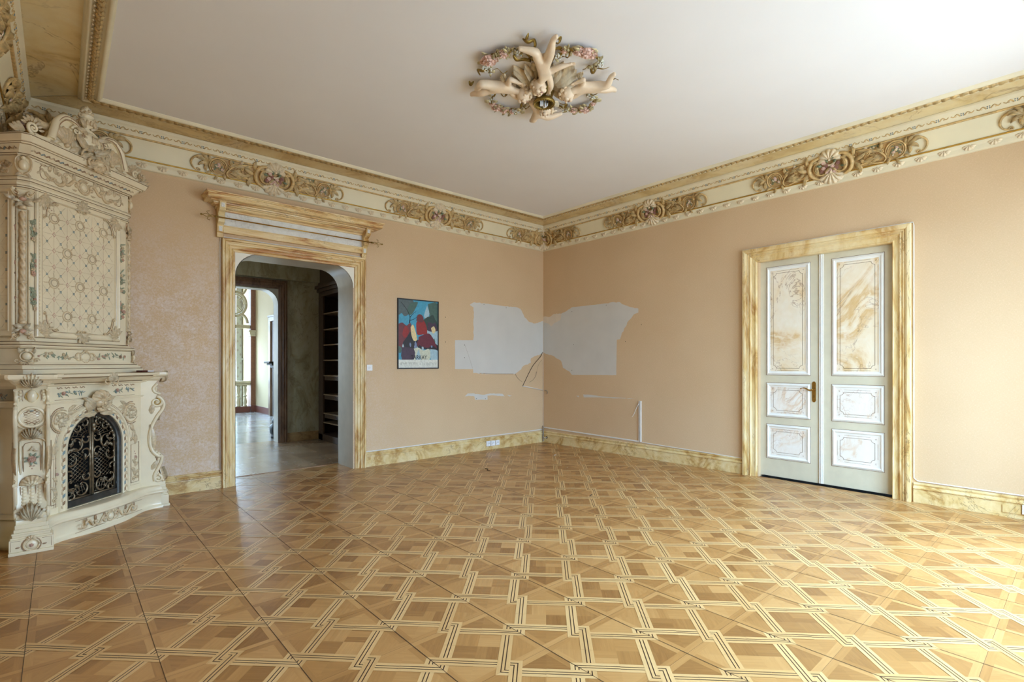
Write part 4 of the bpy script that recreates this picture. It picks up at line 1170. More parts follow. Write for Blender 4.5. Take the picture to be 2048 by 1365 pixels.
# pierced tracery above the balustrade
tc_ = empty('tracery_screen', (-2.86, 10.05, 2.6)); tag(tc_, 'cream stone tracery ring and transom above the balustrade', 'tracery')
mb = MB(frame((0, 0, 0), (1, 0, 0), (0, 0, 1))); mb.box(-2.7, .41, -.10, 0, -.09, .09); mb.box(-2.7, .41, -.03, .0, -.12, .12); mb.build('transom', M['stone'], tc_, bevel=.01)
for k, dx in enumerate((0, -.98, -1.96)):
    mb = MB(frame((dx, 0, .62), (1, 0, 0), (0, 0, 1)))
    pts = [(.32 * cos(a * pi / 14), .36 * sin(a * pi / 14), 0) for a in range(29)]
    mb.tube(pts, .042, 6, 1.4); mb.tube([(x * .8, y * .8, 0) for x, y, z in pts], .018, 5)
    mb.tube([tuple(p) + (0,) for p in smooth_path([(.17, -.30), (.25, -.33), (.32, -.42), (.36, -.56)], 4)], .040, 6, 1.3)
    mb.tube([tuple(p) + (0,) for p in smooth_path([(-.17, -.30), (-.27, -.33), (-.36, -.42), (-.48, -.56)], 4)], .040, 6, 1.3)
    mb.tube([tuple(p) + (0,) for p in smooth_path([(.20, .30), (.27, .36), (.33, .50), (.36, .70), (.37, 1.1)], 4)], .030, 6, 1.3)
    for a in range(4): mb.tube([(.30 * cos(a * pi / 2 + .78), .30 * sin(a * pi / 2 + .78), 0), (.12 * cos(a * pi / 2 + .78), .12 * sin(a * pi / 2 + .78), 0)], [.02, .012], 5)
    mb.build('tracery_ring', M['stone'], tc_)
# window wall of the bay: grey papered jamb with a lozenge pattern
mb = MB(frame((-2.53, 11.2, 0), (1, 0, 0), (0, 0, 1))); mb.box(0, .16, 0, 1.60, -.45, 0); mb.box(0, .16, 1.60, 4.4, -.45, -.03); mb.box(-.02, .18, 1.56, 1.62, -.45, .03)
jb = struct_mb('trim_6', mb, M['grey_paper'])
mb = MB(frame((-2.53, 11.2, 0), (1, 0, 0), (0, 0, 1)))
for i in range(15):
    for j in range(2):
        cx, cz = .04 + j * .08, .2 + i * .28 + (j % 2) * .14; z = .0015 if cz < 1.55 else -.028
        mb.poly([(cx, cz - .05, z), (cx + .03, cz, z), (cx, cz + .05, z), (cx - .03, cz, z)])
mb.build('lozenge_pattern', M['cable_grey'], jb)
mb = MB(); mb.box(-2.35, -2.30, 10.25, 11.7, 0, 4.9); struct_mb('trim_7', mb, M['far_wall'])
# ================================================================== CORNER STOVE OF GLAZED TILES
SC0 = Vector((-7.13, 0, 0)); SA = Vector((S2, S2, 0)); SN = Vector((S2, -S2, 0)); UP = Vector((0, 0, 1))
stv = empty('tiled_stove', (0, 0, 0))
tag(stv, 'tall cream glazed rococo tiled stove with fireplace across the left corner', 'tiled stove')
stv.location = SC0 + SN * .6; STL = Matrix.Translation(-stv.location)


def SP(a, n, z=0): return SC0 + SA * a + SN * n + UP * z
def FR(a, n, z=0): return STL @ frame(SP(a, n, z), SA, UP)            # front face, looking at it from the room
def FL(a, n, z=0): return STL @ frame(SP(a, n, z), SN, UP)            # left flank
def FRt(a, n, z=0): return STL @ frame(SP(a, n, z), -SN, UP)          # right flank


GL, GR, GT, GB, GO, GG = M['glaze'], M['glaze_relief'], M['glaze_tan'], M['glaze_blue'], M['glaze_rose'], M['glaze_green']
GM = [GL, GR, GT, GB, GO, GG, M['gold']]


def loft(name, secs, a0=0.0, mat=None, cap=True):
    """secs = (z, half width, front n, chamfer)"""
    mb = MB(STL); rows = []
    for z, w, n, c in secs:
        e = .006
        rows.append([tuple(SP(a, nn, z)) for a, nn in ((a0 - w, abs(a0 - w) + e), (a0 - w, n - c), (a0 - w + c, n), (a0 + w - c, n), (a0 + w, n - c), (a0 + w, abs(a0 + w) + e), (0, .02))])
    mb.grid(rows, close=True, smooth=False, caps=cap)
    return mb.build(name, mat or GL, stv, bevel=.0025)


A0 = -.10                                       # the hearth block sits a little to the left
# ---- lower block with the arched opening cut out of its front
OC, OW, OSP, ORI, OB = -.140, .282, .715, .298, .222      # opening: centre, half width, springing, rise, bottom
secw = .60
mb = MB(STL)
for z0, z1, in ((0.0, 1.28),):
    L_ = [(A0 - secw, abs(A0 - secw) + .006), (A0 - secw, .98), (A0 - secw + .07, 1.05)]; R_ = [(A0 + secw - .07, 1.05), (A0 + secw, .98), (A0 + secw, abs(A0 + secw) + .006)]
    for S_ in (L_,):
        for i in range(2): mb.poly([tuple(SP(*S_[i], z0)), tuple(SP(*S_[i + 1], z0)), tuple(SP(*S_[i + 1], z1)), tuple(SP(*S_[i], z1))])
lo = mb.build('lower_block', GL, stv)
mb = MB(STL)
for i in range(2): mb.poly([tuple(SP(*R_[i], 0)), tuple(SP(*R_[i + 1], 0)), tuple(SP(*R_[i + 1], 1.28)), tuple(SP(*R_[i], 1.28))])
mb.build('right_flank', GL, lo)
arch = [(OC - OW, OB)] + [(OC - OW * cos(k * pi / 24), OSP + ORI * sin(k * pi / 24)) for k in range(25)] + [(OC + OW, OB)]
al, ar = A0 - secw + .07, A0 + secw - .07
mb = MB(FR(0, 1.05))
for i in range(len(arch) - 1):                   # wall above and beside the arch, as strips up to the top edge
    (x0, z0), (x1, z1) = arch[i], arch[i + 1]
    if abs(x1 - x0) > 1e-6: mb.poly([(x0, z0, 0), (x1, z1, 0), (x1, 1.28, 0), (x0, 1.28, 0)])
mb.box(al, OC - OW, 0, 1.28, -.10, 0); mb.box(OC + OW, ar, 0, 1.28, -.10, 0); mb.box(OC - OW, OC + OW, 0, OB, -.10, 0)
mb.build('front_wall', GL, lo)
mb = MB(FR(0, 1.05)); mb.grid([[(x, z, d) for x, z in arch] for d in (0, -.30)], smooth=False); mb.poly([(x, z, -.30) for x, z in arch]); mb.build('firebox', M['soot'], stv)


def arch_pts(off, n=24, b=OB):
    w, r = OW + off, ORI + off
    return [(OC - w, b)] + [(OC - w * cos(k * pi / n), OSP + r * sin(k * pi / n)) for k in range(n + 1)] + [(OC + w, b)]


def arch_mould(name, prof, mat, fr, parent=stv, b=OB):
    mb = MB(fr); mb.grid([[(x, z, d) for x, z in arch_pts(o, 24, b)] for o, d in prof], smooth=False); return mb.build(name, mat, parent)


ar_ = arch_mould('archivolt', [(0, -.02), (0, .018), (.010, .024), (.018, .012), (.058, .012), (.064, .024), (.076, .026), (.084, .010), (.088, 0)], GL, FR(0, 1.05))
mb = MB(FR(0, 1.05))
ap = smooth_path(arch_pts(.038, 24, OB), 1)
acc = 0; nxt = .03; k = 0
for i in range(len(ap) - 1):                     # little inlaid leaves round the archivolt
    (x0, z0), (x1, z1) = ap[i], ap[i + 1]; L_ = hypot(x1 - x0, z1 - z0)
    while nxt < acc + L_:
        t = (nxt - acc) / L_; x, z = x0 + (x1 - x0) * t, z0 + (z1 - z0) * t; a = atan2(z1 - z0, x1 - x0)
        mb.mi = (1, 2, 1, 3)[k % 4]; leaf(mb, x - .014 * cos(a), z - .014 * sin(a), a + .5 * (-1) ** k, .040, .014, 0, .008, .012, 2, 5)
        mb.mi = 2; mb.blob((x + .014 * cos(a), z + .014 * sin(a), .013), (.004, .004, .003), 5, 3); k += 1; nxt += .030
    acc += L_
mb.build('archivolt_ornament', GM, ar_)
# ---- steel surround and cast iron doors
arch_mould('steel_surround', [(.0, -.05), (.0, .004), (-.010, .008), (-.020, -.004), (-.032, -.010), (-.034, -.05)], M['iron_dark'], FR(0, 1.05), b=OB + .01)
mb = MB(FR(0, 1.05)); mb.box(OC - OW, OC + OW, OB + .005, OB + .055, -.05, -.012); mb.build('steel_sill', M['iron_dark'], stv, bevel=.003)
for s in (-1, 1):
    dr = MB(FR(OC, 1.015)); w = OW - .040; zb = OB + .06; rr_ = ORI - .040; zs = OSP

    def top(x): return zs + rr_ * sqrt(max(0, 1 - (x / w) ** 2))
    F_ = [(s * .014, zb), (s * w, zb), (s * w, zs)] + [(s * w * cos(k * pi / 20), zs + rr_ * sin(k * pi / 20)) for k in range(1, 10)] + [(s * .014, top(.014))]
    F_ = F_ + [F_[0]]
    for i in range(len(F_) - 1): dr.tube([F_[i] + (0,), F_[i + 1] + (0,)], .010, 6)
    do = dr.build('fire_door', M['iron'], stv)
    g = MB(FR(OC, 1.015))
    for i in range(-3, 12):                      # diagonal grille in the middle panel
        for sg in (1, -1):
            P = []
            for t in range(41):
                x = .035 + (w - .07) * t / 40; z = .40 + i * .035 + sg * (x - .13) * .8
                if .42 < z < .70 - .06 * abs(x - .14) / .1: P.append((s * x, z, -.006))
            if len(P) > 2: g.tube([P[0], P[-1]], .0028, 4)
    g.build('lattice_grille', M['iron'], do); g = MB(FR(OC, 1.015))
    for k in range(6):                           # spider grille in the arch head
        a = radians(12 + k * 15); g.tube([(s * (.02 + .05 * cos(a)), .80 + .03 * sin(a), -.006), (s * min(w * .96, .02 + .22 * cos(a)), .80 + .16 * sin(a), -.006)], .0026, 4)
    for q in (.08, .12, .16, .20): g.tube([(s * (.02 + q * cos(radians(t))), .80 + q * .72 * sin(radians(t)), -.006) for t in range(8, 92, 12)], .0026, 4)
    g.build('arch_grille', M['iron'], do); g = MB(FR(OC, 1.015))
    for k in range(7): g.tube([(s * (.04 + k * .03), .285, -.006), (s * (.06 + k * .024 + .02), .39 + .02 * sin(k), -.006)], .0026, 4)
    for q in range(3): g.tube([(s * .03, .30 + q * .035, -.006), (s * (w - .02), .315 + q * .03, -.006)], .0026, 4)
    g.build('lower_grille', M['iron'], do)
    g = MB(FR(OC, 1.015))
    for x, z, sz, rt, fl in ((.10, .355, .055, 30, 1), (.19, .40, .045, 130, -1), (.20, .62, .05, 80, 1), (.06, .66, .04, -40, -1), (.15, .745, .055, 10, 1), (.06, .79, .035, 100, 1), (.21, .78, .035, 200, 1), (.055, .46, .035, 90, 1), (.22, .50, .03, 270, 1), (.20, .31, .03, 45, -1), (.07, .93, .03, 20, 1), (.14, .885, .03, 60, -1)):
        c_scroll(g, s * x, z, sz, radians(rt if s > 0 else 180 - rt), fl * s, .0065, .0)
    for x, z, a in ((.12, .36, 60), (.18, .36, 20), (.10, .72, 80), (.20, .73, 120), (.06, .60, 100), (.13, .69, 40)):
        leaf(g, s * x, z, radians(a if s > 0 else 180 - a), .06, .015, .8, .012, .0, 2, 6)
    shell(g, s * .20, .69, .03, radians(60 if s > 0 else 120), pi, 5, .012, 0, 4)
    g.build('scrollwork', M['iron'], do)
    g = MB(FR(OC, 1.015)); g.tube([(s * (w + .012), .30, .012), (s * (w + .012), .35, .012)], .008, 6); g.build('hinge', M['iron_dark'], do)
    g = MB(FR(OC, 1.015)); g.tube([(s * (w + .012), .66, .012), (s * (w + .012), .71, .012)], .008, 6); g.build('hinge', M['iron_dark'], do)
    if s > 0:
        g = MB(FR(OC, 1.015)); g.tube([(0, zb, .008), (0, top(0) - .005, .008)], .012, 8); g.blob((0, .90, .02), (.020, .026, .018), 10, 7); g.blob((0, .865, .02), (.017, .026, .018), 10, 7)
        g.build('meeting_bar', M['iron'], do)
        g = MB(FR(OC, 1.015)); g.tube([(.0, .60, .02), (.02, .595, .03), (.05, .62, .03)], .006, 6); g.build('latch', M['iron_dark'], do)
# ---- hearth plinth with its concave ends
pa = [(-.72, 1.20), (-.66, 1.165), (-.60, 1.137), (-.54, 1.132), (-.46, 1.150), (-.38, 1.183), (-.30, 1.204), (-.15, 1.214), (.0, 1.212), (.08, 1.200), (.16, 1.178), (.24, 1.155), (.31, 1.146), (.37, 1.160), (.42, 1.190), (.46, 1.22)]
mb = MB(STL); rows = []
for z, d in ((0, .0), (.020, .002), (.026, -.014), (.045, -.020), (.138, -.018), (.146, -.010), (.152, .004), (.164, .010), (.172, .002), (.180, -.010), (.194, -.012), (.206, -.020), (.214, -.024), (.219, -.038)):
    rows.append([tuple(SP(a, n + d, z)) for a, n in pa])
rows.append([tuple(SP(a, 1.04, .219)) for a, n in pa])
mb.grid(rows, smooth=True)
pln = mb.build('hearth_plinth', GL, stv)
mb = MB(FR(-.135, 1.197, .092))
for s in (1, -1):
    mb.mi = 1; s_scroll(mb, s * .10, 0, .060, 0, s, .0065); s_scroll(mb, s * .20, -.002, .055, 0, -s, .0065); c_scroll(mb, s * .265, .0, .028, radians(90 if s > 0 else 90), 1, .004)
    for x in (.06, .15, .24): mb.mi = 2; leaf(mb, s * x, .008, radians(90 - s * 30), .050, .013, s * .8, .010, 0, 2, 5)
    mb.mi = 3; mb.blob((s * .15, -.012, .003), .007, 6, 4); mb.blob((s * .24, 0, .003), .007, 6, 4)
mb.mi = 1; rib(mb, arc(0, 0, .040, 0, 2 * pi, 16), .006); mb.mi = 0; mb.blob((0, 0, 0), (.03, .028, .012), 10, 6)
mb.mi = 1; shell(mb, 0, .035, .035, pi / 2, pi, 5, .015); c_scroll(mb, -.045, 0, .035, 0, 1, .005); c_scroll(mb, .045, 0, .035, pi, 1, .005)
mb.mi = 2
for z in (-.045, .052):
    for s in (1, -1): rib(mb, [(s * .06, z), (s * .35, z)], .0016, .0016, 0, 4)
mb.build('plinth_ornament', GM, pln)

# ---- diagonal console pilasters


def pilaster(Mx, mirror):
    """local x right, y up, z outwards; shaft 0.175 wide"""
    root = None
    mb = MB(Mx); h = .0875
    # side profile of the console: (z out, height)
    pr = [(0, .22), (.33, .22), (.335, .245), (.325, .265), (.30, .30), (.275, .36), (.262, .45), (.235, .55), (.215, .62), (.205, .70), (.205, .78), (.222, .86), (.255, .93), (.290, .97), (.300, 1.03), (.290, 1.10), (.255, 1.15), (.235, 1.20), (.245, 1.25), (.27, 1.28), (0, 1.28)]
    lo_ = [mb.vert((-h, y, z)) for z, y in pr]; ri = [mb.vert((h, y, z)) for z, y in pr]
    mb.face(lo_); mb.face(ri[::-1])
    for i in range(len(pr) - 1): mb.face((lo_[i], lo_[i + 1], ri[i + 1], ri[i]), True)
    sh = mb.build('pilaster', GL, stv, bevel=.003)
    # stepped foot
    mb = MB(Mx)
    for w, d, y0, y1 in ((.128, .372, 0, .025), (.125, .362, .025, .118), (.118, .355, .118, .132), (.108, .350, .132, .150), (.112, .356, .150, .165), (.100, .345, .165, .190), (.094, .340, .190, .222)):
        mb.box(-w, w, y0, y1, .0, d)
    mb.build('pilaster_foot', GL, sh, bevel=.004)
    # mantel block over the pilaster
    mb = MB(Mx); rows = []
    for y, d, w in ((1.275, .275, .092), (1.285, .29, .100), (1.295, .295, .112), (1.315, .325, .122), (1.325, .345, .140), (1.330, .352, .146), (1.345, .356, .150), (1.362, .350, .148), (1.364, .345, .145)):
        rows.append([(-w, y, 0), (-w, y, d - .015), (-w + .02, y, d), (w - .02, y, d), (w, y, d - .015), (w, y, 0)])
    mb.grid(rows, close=True, smooth=False, caps=True)
    mb.build('mantel_block', GL, sh)
    # ornaments
    o = MB(Mx)
    o.push(T((0, 0, .345)))
    o.mi = 1; o.pop(); o.push(Mx.inverted() @ Mx @ T((0, 0, .362)))
    rib(o, arc(0, .068, .045, 0, 2 * pi, 18), .007); o.mi = 2; rib(o, arc(0, .068, .056, 0, 2 * pi, 18), .003)
    o.mi = 0; o.blob((0, .068, 0), (.034, .034, .010), 12, 6); o.mi = 4; rose(o, 0, .066, .013, .006); o.mi = 1; shell(o, 0, .108, .032, pi / 2, pi, 5, .016)
    for s in (1, -1): o.mi = 2; leaf(o, s * .06, .06, radians(90 - s * 90), .03, .008, .3, .006); rib(o, [(s * .115, .036), (s * .115, .108), (s * .06, .108)], .0015)
    o.pop(); o.build('foot_cartouche', GM, sh)
    o = MB(Mx); o.mi = 1
    o.push(T((0, .235, .315)) @ Matrix.Rotation(radians(-8), 4, 'X'))
    palmette(o, 0, .0, pi / 2, .15, 7, .85, .05, 0, .17)
    for s in (1, -1): leaf(o, s * .02, .0, radians(90 - s * 55), .085, .025, -s * 1.0, .03); leaf(o, s * .03, .05, radians(90 - s * 45), .07, .02, -s * 1.2, .03)
    o.pop(); o.build('base_acanthus', GM, sh)
    o = MB(Mx); o.mi = 0
    for x in (-.045, 0, .045):
        for k in range(6): o.blob((x, .36 + k * .024, .275 - k * .005), (.016, .015, .013), 8, 5)
    o.mi = 2
    for x in (-.064, -.022, .022, .064): rib(o, [(x, .36), (x, .50)], .0022, .0022, .262)
    o.build('husk_band', GM, sh)
    o = MB(Mx); o.mi = 1; shell(o, 0, .505, .070, pi / 2, pi * 1.05, 7, .035, .245); o.mi = 0; shell(o, 0, .502, .038, pi / 2, pi, 5, .03, .262)
    o.mi = 2; rib(o, arc(0, .505, .072, 0, pi, 12), .003, .003, .246)
    o.build('shell', GM, sh)
    # rose panel
    o = MB(Mx @ T((0, 0, .216))); o.mi = 2
    for s in (1, -1): rib(o, [(s * .050, .575), (s * .052, .80), (s * .040, .825), (0, .835)], .003, .003, .0)
    o.mi = 0
    for s in (1, -1): rib(o, [(s * .066, .56), (s * .068, .84)], .008, .008, 0)
    o.mi = 4; rose(o, 0, .700, .024, .002); o.mi = 5
    for a in (-100, -60, 200, 60, 100, 20, 160): leaf(o, .018 * cos(radians(a)), .700 + .018 * sin(radians(a)), radians(a), .035, .010, .3, .006)
    o.mi = 4
    for s in (1, -1): o.blob((s * .010, .645, 0), (.009, .004, .004), 6, 4)
    o.blob((0, .625, 0), (.005, .006, .004), 6, 4)
    o.mi = 1; leaf(o, 0, .80, radians(-70), .06, .014, 1.2, .012); leaf(o, .01, .80, radians(-110), .05, .012, -1.2, .012)
    o.build('rose_panel', GM, sh)
    o = MB(Mx @ T((0, .865, .240)) @ Matrix.Rotation(radians(14), 4, 'X')); o.mi = 1; palmette(o, 0, .0, pi / 2, .110, 9, 1.05, .045, 0, .15)
    for s in (1, -1): rib(o, smooth_path([(0, -.005), (s * .03, .004), (s * .06, -.008), (s * .075, -.03)], 3), .007, .004)
    o.build('palmette', GM, sh)
    # trellis cartouche
    o = MB(Mx @ T((0, 1.035, .296))); o.mi = 0; o.blob((0, 0, -.012), (.066, .062, .018), 16, 8); rib(o, arc(0, 0, .074, 0, 2 * pi, 22), .011, .011, -.004)
    o.mi = 2
    for k in range(-3, 4):
        for sg in (1, -1):
            P = []
            for t in range(-10, 11):
                x = t * .0065; z = k * .020 + sg * x * .6
                if x * x / .0036 + z * z / .0029 < 1: P.append((x, z, .0035 - 1.6 * (x * x + z * z)))
            if len(P) > 2: o.tube(P, .0026, 4)
    o.mi = 3; o.blob((0, .048, .002), (.012, .006, .004), 8, 4)
    o.mi = 1
    for s in (1, -1): volute(o, s * .018, -.066, .012, radians(90), -s * 1.2, .004); volute(o, s * .018, .066, .012, radians(-90), s * 1.2, .004); rib(o, smooth_path([(s * .080, .05), (s * .090, 0), (s * .078, -.06), (s * .04, -.088)], 3), .004)
    o.build('trellis_cartouche', GM, sh)
    # egg, collar and acanthus capital
    o = MB(Mx @ T((0, 1.195, .25))); o.mi = 0; o.blob((0, 0, 0), (.032, .052, .030), 12, 8); o.mi = 6; rib(o, arc(0, 0, .036, radians(-60), radians(60), 8), .0022, .0022, .006); rib(o, arc(0, 0, .036, radians(120), radians(240), 8), .0022, .0022, .006)
    o.mi = 0
    for s in (1, -1):
        for k in range(4): o.blob((s * .066, -.035 + k * .024, -.004), (.011, .012, .010), 6, 4)
        o.mi = 2; rib(o, smooth_path([(s * .055, .05), (s * .05, .02), (s * .056, -.01), (s * .05, -.045)], 3), .002); o.mi = 0
    o.build('egg_boss', GM, sh)
    o = MB(Mx @ T((0, 1.262, .300)) @ Matrix.Rotation(radians(14), 4, 'X')); o.mi = 1; palmette(o, 0, .0, pi / 2, .125, 9, 1.05, .045, 0, .15); shell(o, 0, .02, .05, pi / 2, pi, 5, .03, .01)
    o.build('acanthus_capital', GM, sh)
    # volutes on both flanks of the console
    for s in (1, -1):
        o = MB(Mx @ Matrix(((0, 0, s, s * h), (0, 1, 0, 0), (-s, 0, 0, 0), (0, 0, 0, 1))))   # local x -> -s*z(out)
        f = lambda z, y: (-s * z, y)
        o.mi = 0; P = smooth_path([(.27, 1.245), (.235, 1.20), (.25, 1.16), (.295, 1.14)], 4); rib(o, [f(*p) for p in P], .015, .012)
        P = smooth_path([(.30, 1.10), (.325, 1.04), (.31, .98), (.27, .92), (.225, .82), (.205, .72), (.212, .62), (.24, .55), (.285, .51), (.31, .52)], 4); rib(o, [f(*p) for p in P], .016, .018)
        P = smooth_path([(.31, .515), (.30, .45), (.27, .38), (.245, .32), (.25, .265)], 4); rib(o, [f(*p) for p in P], .016, .016)
        o.mi = 0; volute(o, f(.262, 1.06)[0], 1.06, .058, radians(90 if s > 0 else 90), 1.7 * s, .017)
        volute(o, f(.275, .285)[0], .285, .040, radians(90), 1.5 * s, .014); volute(o, f(.27, .535)[0], .535, .030, radians(90), -1.2 * s, .011)
        o.mi = 1; leaf(o, f(.22, .56)[0], .56, radians(90 + s * 5), .28, .045, -s * .35, .026, .002, 4, 12); leaf(o, f(.22, .94)[0], .94, radians(90), .12, .032, s * .7, .02)
        leaf(o, f(.22, .38)[0], .38, radians(120 if s > 0 else 60), .11, .03, 0, .02)
        o.mi = 6; volute(o, f(.262, 1.06)[0], 1.06, .040, radians(90), 1.3 * s, .004, .010)
        o.build('console_volutes', GM, sh)
    return sh


yB = -1.02
pilaster(STL @ frame((-6.885, yB, 0), (1, 0, 0), UP), 1)
# mirror image across the stove's own axis
ca, cn = (-6.885 + 7.13 + yB) * S2, (-6.885 + 7.13 - yB) * S2
mc = SP(2 * A0 - ca, cn)
pilaster(STL @ frame(mc, (0, 1, 0), UP), -1)

# ---- umber glaze lines picking out the mouldings
def edge_lines(secs, a0, parent):
    for z, w, n, c in secs:
        m = MB(STL)
        P = [tuple(SP(a, nn, z)) for a, nn in ((a0 - w, abs(a0 - w) + .03), (a0 - w, n - c), (a0 - w + c, n), (a0 + w - c, n), (a0 + w, n - c), (a0 + w, n - c - .1))]
        for i in range(5): m.tube([P[i], P[i + 1]], .0030, 4)
        m.build('glaze_line', M['brown_line'], parent)


m = MB(FR(0, 1.05))
for off in (.092, .104):
    P = arch_pts(off, 24, OB); m.tube([(x, z, .001) for x, z in P], .0020, 4)
m.build('arch_lines', GT, lo)
# ---- painted frieze, spandrels and side panels of the hearth front
mb = MB(FR(0, 1.05)); mb.box(al + .02, ar - .02, 1.118, 1.128, 0, .012); mb.box(al + .02, ar - .02, 1.128, 1.136, 0, .020); mb.build('frieze_moulding', GL, stv, bevel=.002)
for s in (1, -1):
    o = MB(FR(A0 + s * .27, 1.052, 1.205))
    spray(o, -.12, -.02, radians(8), .11, (5, [4, 3]), 0, 31 + s, 9); spray(o, .015, .0, radians(-5), .10, (3, [3, 5]), 0, 35 + s, 9)
    o.mi = 4; rose(o, -.075, -.005, .016, 0)
    o.mi = 2
    for k in range(4): rib(o, smooth_path([(-.13 + k * .07, .046), (-.115 + k * .07, .035), (-.10 + k * .07, .046), (-.085 + k * .07, .036)], 3), .003)
    rib(o, [(-.15, -.058), (.13, -.058)], .0015); o.build('painted_frieze', GM, stv)
    # spandrel rosette
    o = MB(FR(A0 + s * .360, 1.052, .975) @ SC(1.22, 1.3, 1.4)); o.mi = 1
    rib(o, arc(0, 0, .068, radians(60), radians(330), 20), .009, .005, 0, both=True); rib(o, arc(.0, .0, .052, radians(200), radians(-40), 18), .005, .003)
    for k in range(9): leaf(o, .012 * cos(k * .7), .012 * sin(k * .7), k * .7, .036, .011, .5, .014)
    o.mi = 2; rib(o, arc(0, 0, .082, radians(80), radians(300), 18), .0028); o.mi = 1
    for k in range(4): leaf(o, -s * .05, .05 - k * .012, radians(90 + s * (40 + 30 * k)), .075, .016, s * .6, .014)
    leaf(o, 0, -.075, radians(-90), .07, .02, s * .8, .014); leaf(o, s * .02, -.13, radians(-80), .06, .016, -s * .9, .014); volute(o, s * .0, -.205, .018, 0, 1.3, .005)
    o.build('spandrel_rosette', GM, stv)
    # panel with a plant scroll beside the opening
    o = MB(FR(A0 + s * .405, 1.052, 0)); o.mi = 2; rib(o, [(-.048, .29), (-.048, .66), (.048, .68), (.048, .29), (-.048, .29)], .0026, .0026, 0, 4)
    o.mi = 1; volute(o, -.014, .325, .026, 0, 1.4, .007); volute(o, .026, .335, .020, pi, -1.4, .006); leaf(o, .0, .66, radians(80), .12, .024, .7, .016); leaf(o, -.01, .70, radians(110), .10, .02, -.9, .016)
    for k, (z, a, q) in enumerate(((.35, 100, .07), (.36, 60, .06), (.40, 130, .06), (.44, 70, .05), (.47, 110, .05), (.50, 80, .035))): leaf(o, .0, z, radians(a), q * 1.15, .018, .8 * (-1) ** k, .016)
    o.mi = 4; leaf(o, 0, .52, radians(95), .03, .008); o.blob((.004, .565, 0), (.005, .008, .004), 6, 4); o.blob((-.004, .59, 0), (.004, .006, .004), 6, 4)
    o.build('plant_panel', GM, stv)
    o = MB(FR(A0 + s * .395, 1.052, 0)); o.box(-.075, .075, .215, .268, 0, .012); o.build('panel_footing', GL, stv, bevel=.003)
# ---- mask keystone
o = MB(FR(OC, 1.07, 0)); o.mi = 1
shell(o, 0, 1.12, .095, pi / 2, pi * 1.1, 7, .06, .03); shell(o, 0, 1.065, .05, -pi / 2, pi * .9, 5, .04, .04)
o.blob((0, 1.105, .03), (.06, .05, .045), 12, 8); o.blob((0, 1.10, .075), (.012, .018, .014), 8, 5)
for s in (1, -1):
    volute(o, s * .030, 1.125, .020, radians(90), s * 1.3, .007, .055); leaf(o, s * .05, 1.05, radians(90 - s * 25), .15, .034, -s * .9, .05, .01, 5, 12); leaf(o, s * .06, 1.03, radians(90 - s * 50), .11, .028, s * .7, .04, .0, 4)
    leaf(o, s * .02, 1.01, radians(-90 + s * 75), .13, .022, s * .4, .03, .01, 3); leaf(o, s * .05, 1.02, radians(90 - s * 108), .14, .022, s * .25, .025, .0, 4)
    o.blob((s * .022, 1.115, .072), (.009, .006, .006), 6, 4)
rib(o, arc(0, 1.085, .030, radians(200), radians(340), 8), .006, .006, .07)
o.build('mask_keystone', GM, stv)
o = MB(FR(OC + .02, 1.19, 1.285)); o.mi = 1; palmette(o, 0, 0, pi / 2, .085, 5, 1.0, .035, 0, .18)
for s in (1, -1): c_scroll(o, s * .04, .01, .028, radians(90), 1, .006)
o.build('mantel_acanthus', GM, stv)
# ---- mantel shelf
loft('mantel_shelf', [(1.262, .55, 1.055, .02), (1.270, .56, 1.085, .02), (1.278, .56, 1.090, .02), (1.284, .56, 1.080, .02), (1.290, .57, 1.11, .02), (1.318, .58, 1.155, .02), (1.326, .585, 1.178, .02), (1.332, .58, 1.172, .02), (1.338, .59, 1.195, .02), (1.356, .59, 1.200, .02), (1.364, .585, 1.194, .02)], A0)
for z, w, n in ((1.281, .556, 1.084), (1.329, .581, 1.175), (1.362, .584, 1.194)):
    ml = MB(STL); ml.tube([tuple(SP(A0 - w + .1, n, z)), tuple(SP(A0 + w - .1, n, z))], .003, 4)
    ml.build('glaze_line', M['brown_line'], stv)
# ---- upper body
loft('stepped_base', [(1.362, .612, .925, .05), (1.400, .612, .925, .05), (1.405, .600, .905, .05), (1.425, .600, .905, .05)])
bf = loft('base_frieze', [(1.425, .592, .895, .05), (1.437, .588, .890, .05), (1.440, .572, .868, .05), (1.46, .562, .852, .05), (1.50, .554, .842, .05), (1.57, .556, .842, .05), (1.582, .568, .856, .05), (1.59, .578, .866, .05), (1.602, .574, .860, .05), (1.618, .556, .836, .05), (1.63, .548, .822, .05)])
ub = loft('upper_body', [(1.628, .545, .800, .055), (2.905, .545, .800, .055)])
loft('upper_moulding', [(2.885, .550, .806, .055), (2.897, .560, .818, .055), (2.910, .562, .822, .055), (2.916, .554, .812, .055), (2.935, .554, .812, .055), (2.95, .566, .828, .055), (2.968, .570, .834, .055), (2.975, .560, .824, .055), (2.985, .556, .818, .055)])
uf = loft('upper_frieze', [(2.983, .552, .812, .05), (3.155, .552, .812, .05), (3.165, .566, .830, .05), (3.170, .568, .834, .05)])
ob = loft('ornament_band', [(3.168, .562, .828, .05), (3.172, .572, .842, .05), (3.228, .605, .888, .05), (3.232, .612, .896, .05)])
loft('top_cornice', [(3.230, .615, .902, .04), (3.240, .618, .906, .04), (3.244, .632, .922, .04), (3.290, .648, .940, .04), (3.300, .650, .942, .04), (3.305, .640, .93, .04)])
edge_lines([(1.403, .607, .918, .05), (1.439, .580, .879, .05), (1.576, .560, .847, .05), (1.604, .574, .860, .05)], 0, bf)
edge_lines([(1.632, .547, .818, .055), (2.898, .560, .819, .055), (2.914, .557, .817, .055), (2.953, .567, .829, .055), (2.984, .556, .817, .055)], 0, ub)
